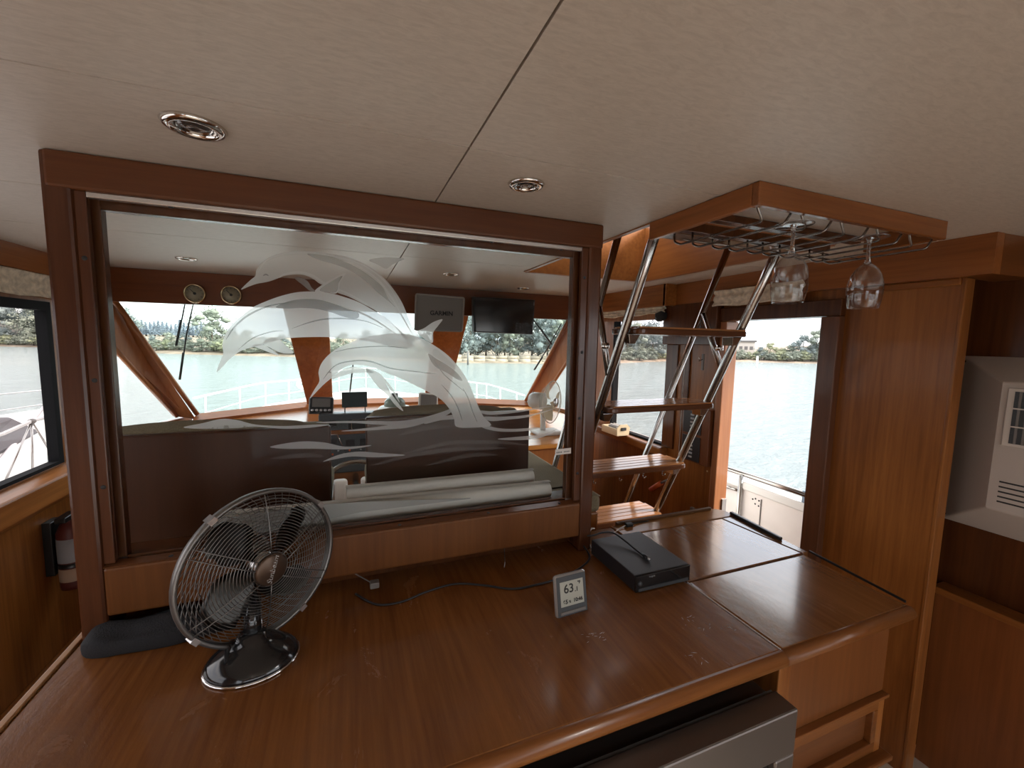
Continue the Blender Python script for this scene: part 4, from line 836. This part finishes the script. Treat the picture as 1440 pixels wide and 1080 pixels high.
MB().box(WR-.056,WR-.049,1.80,1.815,-.14,-.05).build('plate', 'mgrey', MB_h); MB().tube([(WR-.056,1.808,-.08),(WR-.08,1.808,-.09),(WR-.08,1.808,-.06)], .003, 6).build('arm', 'nickel', MB_h)
bt = empty('parts_tray', (1.80,2.55,-.66), 'small cream tray with a handle hole standing on the window ledge', 'tray')
tr2 = MB(); tr2.box(1.765,1.775,2.46,2.66,-.659,-.61); tr2.box(1.845,1.855,2.46,2.66,-.659,-.61); tr2.box(1.775,1.845,2.46,2.47,-.659,-.61); tr2.box(1.775,1.845,2.65,2.66,-.659,-.61); tr2.box(1.765,1.855,2.46,2.66,-.66,-.655)
tr2.build('tray_body', 'cream', bt, bev=.003)
MB().prism([(1.76,2.455,-.655),(1.86,2.455,-.655),(1.865,2.45,-.60),(1.84,2.448,-.575),(1.78,2.448,-.575),(1.755,2.45,-.60)], (0,.008,0)).build('end_board', 'cream', bt); MB().box(1.79,1.83,2.4440,2.4556,-.618,-.597, bev=.0015).build('handle_hole', 'ink', bt)
for k in range(4): MB().box(1.785+.014*k,1.795+.014*k,2.5,2.6,-.65,-.60+.008*(k%2)).build('contents', ['greylabel','white','dgrey','offwhite'][k], bt)
# odds and ends hanging low behind the ladder
fl_ = empty('flashlight', (WR-.06,2.2,-1.05), 'orange handled tool hanging low behind the ladder', 'tool'); MB().tube([(WR-.018,2.22,-.98),(WR-.018,2.12,-.90)], .016, 8).build('handle', 'orange', fl_); MB().tube([(WR-.018,2.12,-.90),(WR-.018,2.06,-.86)], .008, 8).build('shaft', 'mgrey', fl_)
ys = empty('yellow_tool', (WR-.06,1.86,-1.2), 'yellow tool hanging on the wall behind the lowest tread', 'tool'); MB().box(WR-.033,WR-.002,1.82,1.87,-1.11,-1.0, bev=.012).build('body', 'yellow', ys); MB().box(WR-.03,WR-.012,1.835,1.855,-1.0,-.96).build('tip', 'mgrey', ys)
for y, z in ((2.20,-.82),(2.05,-.85)):
    tag(MB().tube([(WR-.002,y,z),(WR-.03,y,z),(WR-.04,y,z-.015),(WR-.032,y,z-.03)], .004, 6).build('cup_hook', 'nickel'), 'small metal hook on the lower wall behind the ladder', 'hook', 'hooks on the lower starboard wall')
# port side: thing strapped to the wall behind the post
fe = empty('fire_extinguisher', (WL+.085,2.45,-1.2), 'dark extinguisher with grey and tan labels strapped to the left wall beside the post', 'extinguisher')
MB().lathe([(0,0),(.048,.0),(.05,.02),(.05,.26),(.035,.30),(.016,.32),(.016,.34),(0,.34)], Matrix.Translation((WL+.085,2.45,-1.17)), 20).build('cylinder', pbr('very dark red', (.10,.018,.014), .5), fe)
MB().lathe([(.0508,.13),(.0508,.24),(.050,.24),(.05,.13)], Matrix.Translation((WL+.085,2.45,-1.17)), 20, closed=True).build('paper_label', pbr('grey blue label',(.30,.31,.33),.5), fe)
MB().lathe([(.0508,.04),(.0508,.10),(.05,.10),(.05,.04)], Matrix.Translation((WL+.085,2.45,-1.17)), 20, closed=True).build('lower_label', pbr('tan label',(.4,.28,.2),.6), fe)
MB().box(WL+.065,WL+.105,2.38,2.48,-.845,-.82, bev=.004).build('valve_lever', 'black', fe); MB().box(WL,WL+.033,2.42,2.50,-1.10,-.85, bev=.004).build('bracket', 'black', fe); MB().lathe([(.0515,.105),(.0515,.125),(.05,.125),(.05,.105)], Matrix.Translation((WL+.085,2.45,-1.17)), 20, closed=True).build('strap', 'black', fe)

#=================================================================== OUTSIDE: own decks and rails
WZ = -3.0
st(MB().prism([(-1.25,3.6,-.98),(-1.95,3.4,-.98),(-1.8,5.2,-.98),(-1.1,7.0,-.98),(.25,8.9,-.98),(1.6,7.0,-.98),(2.35,5.2,-.98),(2.5,3.4,-.98),(1.75,3.6,-.98),(.9,4.3,-.98),(-.4,4.3,-.98)], (0,0,-.9)).build('trim_27', 'deck', bev=.03))
def railing(nm, pts, z0, lbl, posts, mids=(), r=.013, mat='chrome'):
    e = empty(nm, (pts[0][0], pts[0][1], z0), lbl, 'railing'); P = spline(pts, 6)
    MB().tube(P, r, 10).build('top_rail', mat, e)
    for m_ in mids: MB().tube([p+Vector((0,0,m_)) for p in P], r*.45, 6).build('lower_wire', mat, e)
    for q in posts:
        p = P[int(q*(len(P)-1))]; MB().tube([p, (p.x+.0,p.y-.03,z0)], r*.8, 8).build('stanchion', mat, e)
    return e
wr_ = pbr('white rail', (.62,.62,.61), .3)
M['wr'] = wr_
L_ = [at(2,-.62,*p) for p in ((272,560),(329,547),(373,538),(424,533))]; R_ = [at(2,-.64,*p) for p in ((660,537),(684,540),(713,548),(737,556))]
railing('bow_rail', L_+[Vector((-.2,8.3,-.60)), Vector((.28,8.7,-.58)), Vector((.8,8.3,-.60))]+R_, -.98, 'white bow railing curving round the foredeck beyond the windshield', (.04,.12,.2,.28,.4,.5,.6,.72,.8,.88,.96), (-.18,), .011, 'wr')
tag(MB().box(.05,.5,6.2,6.7,-.979,-.80, bev=.04).build('deck_hatch', 'white'), 'white hatch box on the foredeck ahead of the centre windshield', 'hatch')
fd = empty('life_ring', (-.55,6.9,-.98), 'white horseshoe buoy clipped to the bow railing on the left', 'buoy')
MB().tube([(-.62+.16*math.cos(a),7.35,-.74+.07*math.sin(a)) for a in [2*PI*i/20 for i in range(20)]], .03, 8, True).build('float', 'white', fd); MB().tube([(-.62,7.35,-.81),(-.62,7.35,-.98)], .008, 6).build('mount', 'white', fd)
# port side rail
st(MB().box(-1.95,-1.36,-3,3.5,-1.0,-.92).box(-1.95,-1.34,-3,3.5,-1.9,-1.0).build('trim_28', 'deck', bev=.01))
pr_ = empty('side_rail', (-1.9,3,-.92), 'thin silver side railing with wires outside the left window', 'railing')
MB().tube([(-1.9,-.5,-.62),(-1.9,3.30,-.595),(-1.9,3.55,-.563),(-1.92,4.3,-.56)], .012, 8).build('top_rail', 'steel', pr_)
for z in (-.372,-.471): MB().tube([(-2.0,-.5,z+.01),(-2.0,3.31,z),(-2.0,4.3,z-.05)], .004, 6).build('wire', 'wr', pr_)
for dx, dy in ((-.04,-.22),(0,-.04),(.0,.22)): MB().tube([(-1.9,3.55,-.563),(-1.9+dx,3.55+dy,-.921)], .006, 8).build('stay', 'steel', pr_)
MB().blob((-1.9,3.55,-.565),.022,.022,.018,2).build('fitting', 'mgrey', pr_)
# bounce decks aft, then the side deck and bulwark seen through the doorway
st(MB().box(-1.9,2.6,-7.5,-3.26,-1.75,-1.60).box(2.16,2.75,-3.26,.6,-1.75,-1.62).build('trim_30', 'white'))  # unseen white decks, added to throw daylight up into the saloon
st(MB().box(1.955,2.55,.6,4.5,-1.75,-1.62).build('trim_29', 'deck'))
bw_ = empty('bulwark', (2.48,2,-1.62), 'pale painted bulwark along the side deck outside the doorway', 'bulwark')
MB().box(2.45,2.50,.8,4.4,-1.62,-.955).build('panel', 'pinkdeck', bw_); MB().box(2.43,2.53,.8,4.4,-.955,-.90, bev=.01).build('cap_rail', 'white', bw_)
MB().box(2.444,2.4505,1.84,1.845,-1.5,-.98).build('panel_seam', 'mgrey', bw_)
for y, z in ((1.905,-1.0),(1.885,-.99),(1.86,-.995),(1.885,-1.025),(1.86,-1.03),(1.845,-1.015)): MB().lathe([(.006,0),(0,.001)], frame_mtx((2.449,y,z),(0,-1,0),(0,0,1)), 8).build('drain_hole', 'ink', bw_)
gr_ = empty('side_rail', (2.45,2,-1.62), 'stainless rail on a post outside the side doorway', 'railing')
MB().tube([(2.45,.9,-.845),(2.45,2.3,-.86),(2.43,4.2,-.86)], .017, 10).build('top_rail', 'steel', gr_); MB().tube([(2.425,1.985,-.86),(2.425,1.985,-1.62)], .014, 10).build('post', 'steel', gr_)
MB().tube(rounded([(2.42,2.0,-.97),(2.42,2.14,-.975),(2.42,2.36,-1.6)], .08), .010, 8).build('hoop', 'steel', gr_)
tag(MB().box(2.44,2.47,1.555,1.59,-.94,-.83, bev=.004).build('rail_strap', 'bluetape'), 'blue grey strap round the outside rail beside the door pillar', 'strap')
MB().box(1.935,1.965,1.688,1.697,-.99,-.86).build('hinge', 'silver', [o for o in bpy.data.objects if o.name == 'trim_17'][0])
# windshield wipers
def wplane(i, j, px, py, off=.03):
    A_, B_, C_ = b3[i], b3[j], t3[i]; n_ = (B_-A_).cross(C_-A_).normalized(); d = ray(px, py); p = d*(A_.dot(n_)/d.dot(n_)); return p+Vector((0,off,0))
for i, j, pts_, lbl in ((0,1,((258,425),(246,486)),'short black wiper arm outside the left windshield pane'),(0,1,((270,425),(260,470),(251,534)),'long black wiper blade outside the left windshield pane'),
                      (4,5,((750,446),(777,484)),'thin wiper arm outside the right windshield pane'),(4,5,((792,455),(772,490),(753,520)),'long dark wiper blade outside the right windshield pane'),(2,3,((498,500),(492,552)),'thin dark wiper outside the centre windshield pane')):
    w_ = empty('windshield_wiper', wplane(i,j,*pts_[0]), lbl, 'wiper'); P = [wplane(i,j,*p) for p in pts_]
    MB().tube(P, .005, 6).build('arm', 'black', w_); MB().tube([P[-1]+(P[-2]-P[-1])*.6+Vector((0,-.012,0)), P[-1]+Vector((0,-.012,0))], .0065, 6).build('blade', 'rubber', w_)
# neighbouring boat on the port side
nb = empty('neighbour_boat', (-4.2,3,WZ), 'white neighbouring boat with dark canvas cover outside the left window', 'boat')
MB().prism([(-2.7,-3,WZ),(-2.55,-3,-1.25),(-6.2,-3,-1.25),(-6.0,-3,WZ)], (0,7.2,0)).build('hull', 'white', nb, bev=.05)
MB().prism([(-2.7,4.2,WZ),(-2.55,4.2,-1.25),(-4.4,8.6,-1.15),(-4.4,8.3,WZ)], (0,0,0.001)).build('hull_side', 'white', nb)
MB().prism([(-2.55,4.2,-1.25),(-4.4,8.6,-1.2),(-6.2,4.2,-1.25)], (0,0,.03)).build('foredeck', 'deck', nb)
MB().box(-5.9,-3.1,-2,4.4,-1.25,-1.05, bev=.06).build('coachroof', 'deck', nb); MB().add([(-2.95,4.5,-1.2),(-3.5,6.7,-1.2),(-5.2,6.7,-1.2),(-5.2,4.5,-1.2),(-3.05,4.6,-.86),(-3.6,6.4,-.96),(-5.0,6.4,-.96),(-5.0,4.6,-.86)], [(0,1,2,3),(4,5,6,7),(0,1,5,4),(1,2,6,5),(2,3,7,6),(3,0,4,7)]).build('canvas_cover', 'canvas', nb, bev=.03)
MB().tube([(-2.62,-3,-1.22),(-2.62,4.2,-1.22),(-4.4,8.5,-1.14)], .022, 8).build('rubbing_rail', pbr('pale rail',(.5,.45,.45),.5), nb)
for y in (1,3,4.2,5.6): MB().tube([(-2.75 if y<4.3 else -3.26,y,-1.25),(-2.75 if y<4.3 else -3.26,y,-1.0)], .012, 6).build('stanchion', 'steel', nb)

#=================================================================== OUTSIDE: water, shore, trees
wm, t, b = nt('river water'); N = t.nodes; L = t.links
b.inputs['Base Color'].default_value = (.24,.28,.275,1); b.inputs['Roughness'].default_value = .16; b.inputs['IOR'].default_value = 1.33
tc = N.new('ShaderNodeTexCoord'); mp = N.new('ShaderNodeMapping'); mp.inputs['Scale'].default_value = (.9,1.6,1); mp.inputs['Rotation'].default_value = (0,0,.35); L.new(tc.outputs['Object'], mp.inputs['Vector'])
n1 = N.new('ShaderNodeTexNoise'); n1.inputs['Scale'].default_value = .8; n1.inputs['Detail'].default_value = 9; n1.inputs['Roughness'].default_value = .62; L.new(mp.outputs['Vector'], n1.inputs['Vector'])
bp = N.new('ShaderNodeBump'); bp.inputs['Strength'].default_value = 1.0; bp.inputs['Distance'].default_value = .55; L.new(n1.outputs['Fac'], bp.inputs['Height']); L.new(bp.outputs['Normal'], b.inputs['Normal'])
M['water'] = wm
w_ = MB().add([(-700,-300,WZ),(700,-300,WZ),(700,900,WZ),(-700,900,WZ)], [(0,1,2,3)]).build('river_water', 'water'); st(w_)
S = [(-420,476),(-120,482),(0,487),(75,489),(200,496),(300,499),(420,502),(520,506),(640,510),(720,511),(800,512),(860,511),(940,508),(1010,508),(1090,510),(1165,512),(1300,517)]
SP = [at(2, WZ, *p) for p in S]
def shore_pt(px):
    for (a, pa), (b_, pb) in zip(zip(S, SP), zip(S[1:], SP[1:])):
        if a[0] <= px <= b_[0]: k = (px-a[0])/(b_[0]-a[0]); return pa.lerp(pb, k)
    return SP[0]
vs = []; prof = [(-2,-.3),(0,.02),(1.0,.22),(4,.45),(12,.8),(160,3)]
Q = spline(SP, 5)
for p in Q:
    o = Vector((p.x,p.y,0)).normalized()
    for d_, h in prof: j = random.uniform(-.6,.6) if 0 < d_ < 100 else 0; vs.append(p+o*(d_+j)+Vector((0,0,h*(1+random.uniform(-.2,.2)))))
k = len(prof)
bank = pbr('sandy bank', (.30,.23,.17), .9, vary=.3, bscale=.8)
st(MB().add(vs, [(i*k+j,i*k+j+1,(i+1)*k+j+1,(i+1)*k+j) for i in range(len(Q)-1) for j in range(k-1)]).build('ground_shore', bank))
# log boom in front of the forest, right of centre
lb = MB(); a, b2 = shore_pt(600), shore_pt(850)
lg = empty('log_boom', a.lerp(b2,.5), 'long pale row of floating logs before the forest, right windshield', 'log boom')
lm = pbr('pale logs', (.36,.30,.23), .9, vary=.35, bscale=1.5)
for i in range(16):
    p = a.lerp(b2, (i+.5)/16); q = (b2-a)/32*1.02; o = Vector((p.x,p.y,0)).normalized()
    for r_ in range(2):
        pp = p-o*(1.2-1.0*r_)+Vector((0,0,.25+.42*r_)); MB().tube([pp-q+Vector((0,0,random.uniform(-.06,.06))), pp+q+Vector((0,0,random.uniform(-.06,.06)))], random.uniform(.24,.34), 8).build('log', lm, lg)
# foliage
def hazy_leafmat(n, c, v=.35): return pbr(n, c, .9, vary=v, bscale=.7, spec=.1)
LM = [hazy_leafmat('foliage grey green', (0.260,0.280,0.227)), hazy_leafmat('foliage olive', (0.325,0.325,0.221)), hazy_leafmat('foliage blue green', (0.234,0.267,0.260)), hazy_leafmat('foliage yellow green', (0.351,0.364,0.234)), hazy_leafmat('foliage far conifer', (0.325,0.390,0.455))]  # colours raised and greyed, distance haze is put into the foliage
bark = pbr('bark', (.10,.075,.055), .9)
def leaf_cloud(mb, c, rx, ry, rz, n, s):
    for _ in range(n):
        u = Vector((random.gauss(0,1),random.gauss(0,1),random.gauss(0,1))).normalized()*random.uniform(.35,1.08)**.6; p = Vector((c[0]+u.x*rx, c[1]+u.y*ry, c[2]+u.z*rz))
        q = Quaternion(Vector((random.uniform(-1,1),random.uniform(-1,1),random.uniform(-1,1))).normalized(), random.uniform(0,PI)); k = s*random.uniform(.5,1.3)
        mb.add([p+q@Vector((-k,0,0)), p+q@Vector((0,-k*.6,0)), p+q@Vector((k,0,k*.3)), p+q@Vector((0,k*.6,0))], [(0,1,2,3)])
def make_tree(kind, mat):
    e = empty('tree', (0,0,-E)); mb = MB()
    if kind == 'conifer':
        for i in range(11):
            z = .10+.88*i/11; r = .17*(1-i/11.5); mb.lathe([(r*.6,z-.02),(r*.3,z+.05),(0.01,z+.12)], n=7); leaf_cloud(mb, (0,0,z), r, r, .035, 60, .022)
    else:
        lo, hi = (.16,.86) if kind != 'bush' else (.08,.62); n = 26
        for i in range(n):
            z = lo+(hi-lo)*(i+random.random())/n; t = (z-lo)/(hi-lo); rr = .36*math.sin(PI*(.16+.80*t))**.8; a = random.uniform(0,2*PI); d = random.uniform(.2,1)*rr
            s_ = random.uniform(.08,.15); c = (math.cos(a)*d, math.sin(a)*d, z); mb.blob(c, s_*.6, s_*.6, s_*.5, 1, .4); leaf_cloud(mb, c, s_*1.25, s_*1.25, s_, 85, .017)
        z = hi+.04; leaf_cloud(mb, (0,0,z), .13,.13,.10, 120, .017)
        for _ in range(8): a = random.uniform(0,6.28); leaf_cloud(mb, (math.cos(a)*.33,math.sin(a)*.33,random.uniform(lo,hi)), .07,.07,.05, 40, .015)
    mb.build('foliage', mat, e, eye=False)
    MB().tube([(0,0,-.08),(.01,0,.3),(0,.01,.7 if kind != 'bush' else .4)], [.022,.016,.006], 7).build('trunk', bark, e, eye=False)
    return e
protos = [make_tree('round', LM[0]), make_tree('round', LM[1]), make_tree('round', LM[2]), make_tree('conifer', LM[4]), make_tree('bush', LM[3]), make_tree('bush', LM[0]), make_tree('round', LM[2])]
used = set()
def plant(px, topy, k, back, wide, label, group, base=.3, cat='tree'):
    s = shore_pt(px); o = Vector((s.x,s.y,0)).normalized(); p = s+o*back; dist = FW.dot(p); 
    d = ray(px, topy); top = d*(dist/1.0)          # depth along the view axis equals dist
    h = max(1.2, top.z-(WZ+base)); 
    if k in used: e = copy_tree(protos[k])
    else: e = protos[k]; used.add(k)
    e.location = (p.x, p.y, WZ+base+E); e.scale = (h*wide, h*wide, h); e.rotation_euler = (0,0,random.uniform(0,6)); e['label'] = label; e['category'] = cat; e['group'] = group
    if cat == 'shrub': e.name = 'shrub'
    return e
G1 = ('hazy tree on the far bank seen through the left side window', 'trees through the left window')
for px in range(-70, 100, 14): plant(px+random.uniform(-4,4), random.uniform(415,434), random.choice((0,2,6)), random.uniform(4,14), random.uniform(1.1,1.4), *G1)
G2 = ('distant bluish conifer on the skyline left of the big riverside tree', 'distant conifers')
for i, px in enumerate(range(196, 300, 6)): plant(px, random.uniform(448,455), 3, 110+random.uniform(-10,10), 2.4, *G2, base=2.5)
plant(182, 428, 2, 6, .9, 'tall pale tree at the far left edge of the windshield', None)
plant(300, 430, 0, 5, 1.25, 'large rounded tree on the bank behind the two gauges', None)
G3 = ('lower bushy tree on the bank behind the etched dolphins', 'bank trees behind the dolphins')
for px in (215,238,262,330,350,372,398,425,455,485,515,545,575,600): plant(px, random.uniform(462,474), random.choice((0,2,6)), random.uniform(4,9), 1.3, *G3)
G4 = ('tall tree in the forest wall beyond the floating logs', 'forest wall')
for px in range(612, 830, 12): plant(px+random.uniform(-4,4), random.uniform(432,448), random.choice((0,2,6)), random.uniform(3,9), .95, *G4, base=.3)
G5 = ('dense tree on the bank seen between the ladder rails', 'trees behind the ladder')
for px in range(838, 1000, 13): plant(px+random.uniform(-3,3), random.uniform(449,458), random.choice((0,2,6)), random.uniform(3,10), 1.25, *G5)
for px, ty, k, l in ((1012,480,1,'small olive tree at the left edge of the doorway view'),(1026,484,0,'low dark tree beside the pale building'),(1068,486,2,'blue green tree right of the pale building'),(1082,479,1,'olive treetop left of centre in the doorway view'),
                     (1098,483,4,'yellow green bush low in the doorway view'),(1113,474,3+2,'mid height green tree left of the tallest one'),(1128,468,2,'second tallest tree in the doorway view'),(1146,461,0,'tallest tree in the doorway view'),(1166,462,2,'tree half hidden by the door pillar'),(1190,466,0,'tree hidden mostly behind the door pillar')):
    plant(px, ty, k, random.uniform(3,7), 1.3 if px < 1110 else 1.25, l, None)
G6 = ('low green shrub along the waterline on the far bank', 'shrubs along the bank')
for px in list(range(-60,100,12))+list(range(205,600,16))+list(range(840,960,14))+list(range(1008,1180,11)):
    s = shore_pt(px); dist = FW.dot(s); plant(px, 480-(.0192*(720-px))+random.uniform(-6,2)+ (4 if px > 1000 else 0), random.choice((4,5,5)), random.uniform(2,4), 1.5, G6[0], G6[1], cat='shrub')
for i, q in enumerate(protos):
    if i not in used:
        for ch in list(q.children): bpy.data.objects.remove(ch)
        bpy.data.objects.remove(q)
for px, back, w, h, lbl in ((1048,12,3.2,3.0,'pale flat roofed building among the trees in the doorway view'),(10,14,9,3.6,'pale low house among the trees beyond the left window'),(46,12,10,3.2,'pale building right of the low house beyond the left window')):
    s = shore_pt(px); o = Vector((s.x,s.y,0)).normalized(); p = s+o*back; p = Vector((p.x,p.y,0)); e = empty('building', (p.x,p.y,WZ+.8), lbl, 'building')
    tq = Vector((-o.y,o.x,0)); mx = Matrix(((tq.x,o.x,0,p.x),(tq.y,o.y,0,p.y),(0,0,1,WZ+.8),(0,0,0,1)))
    MB().box(-w/2,w/2,-2,3,0,h, mtx=mx).build('walls', 'offwhite', e)
    if px > 1000: MB().box(-w/2-.3,w/2+.3,-2.3,3.3,h,h+.4, mtx=mx).build('roof', 'mgrey', e)
    else: MB().prism([mx @ Vector((-w/2-.4,-2.4,h)), mx @ Vector((-w/2-.4,.5,h+1.4)), mx @ Vector((-w/2-.4,3.4,h))], tq*(w+.8)).build('roof', 'mgrey', e)
    for q in (-.3,0,.3): MB().box(q*w-.3,q*w+.3,-2.05,-1.98,1.4,2.1, mtx=mx).build('window', 'mgrey', e)
for px, y0_, h, lbl in ((1064,517,1.6,'white marker post standing in the water outside the doorway'),(658,513,1.7,'dark mooring pile before the floating logs'),(871,514,2.6,'thin pile standing in the water seen through the ladder')):
    p = at(2, WZ, px, y0_); tag(MB().tube([p+Vector((0,0,-.2)), p+Vector((0,0,h))], .13, 8).build('marker_post', 'white' if px > 1000 else 'mgrey'), lbl, 'post')

#=================================================================== LIGHT
w = bpy.data.worlds.new('overcast'); sc.world = w; w.use_nodes = True; t = w.node_tree; N = t.nodes; L = t.links
bg = N['Background']; tc = N.new('ShaderNodeTexCoord'); mp = N.new('ShaderNodeMapping'); mp.inputs['Scale'].default_value = (1,1,5); L.new(tc.outputs['Generated'], mp.inputs['Vector'])
n = N.new('ShaderNodeTexNoise'); n.inputs['Scale'].default_value = 2.6; n.inputs['Detail'].default_value = 7; L.new(mp.outputs['Vector'], n.inputs['Vector'])
r = N.new('ShaderNodeValToRGB'); r.color_ramp.elements[0].position = .38; r.color_ramp.elements[1].position = .62
r.color_ramp.elements[0].color = (.62,.68,.78,1); r.color_ramp.elements[1].color = (1,1,1,1); L.new(n.outputs['Fac'], r.inputs['Fac']); L.new(r.outputs['Color'], bg.inputs['Color'])
bg.inputs['Strength'].default_value = 3.6
sun_d = bpy.data.lights.new('sun', 'SUN'); sun_d.energy = 9; sun_d.angle = rad(25); sun_d.color = (1,.95,.88)
sun = bpy.data.objects.new('sun', sun_d); COL.objects.link(sun); sun.rotation_euler = Vector((-.75, .50, -.48)).normalized().to_track_quat('-Z', 'Y').to_euler(); sun.location = (0,-6,8)
cy = sc.cycles; cy.max_bounces = 10; cy.diffuse_bounces = 5; cy.glossy_bounces = 4; cy.transmission_bounces = 8; cy.transparent_max_bounces = 24; cy.caustics_reflective = False; cy.caustics_refractive = False; cy.sample_clamp_indirect = 6
vs_ = sc.view_settings; vs_.view_transform = 'Standard'; vs_.look = 'None'; vs_.gamma = 1; vs_.use_curve_mapping = False; vs_.exposure = 0.0
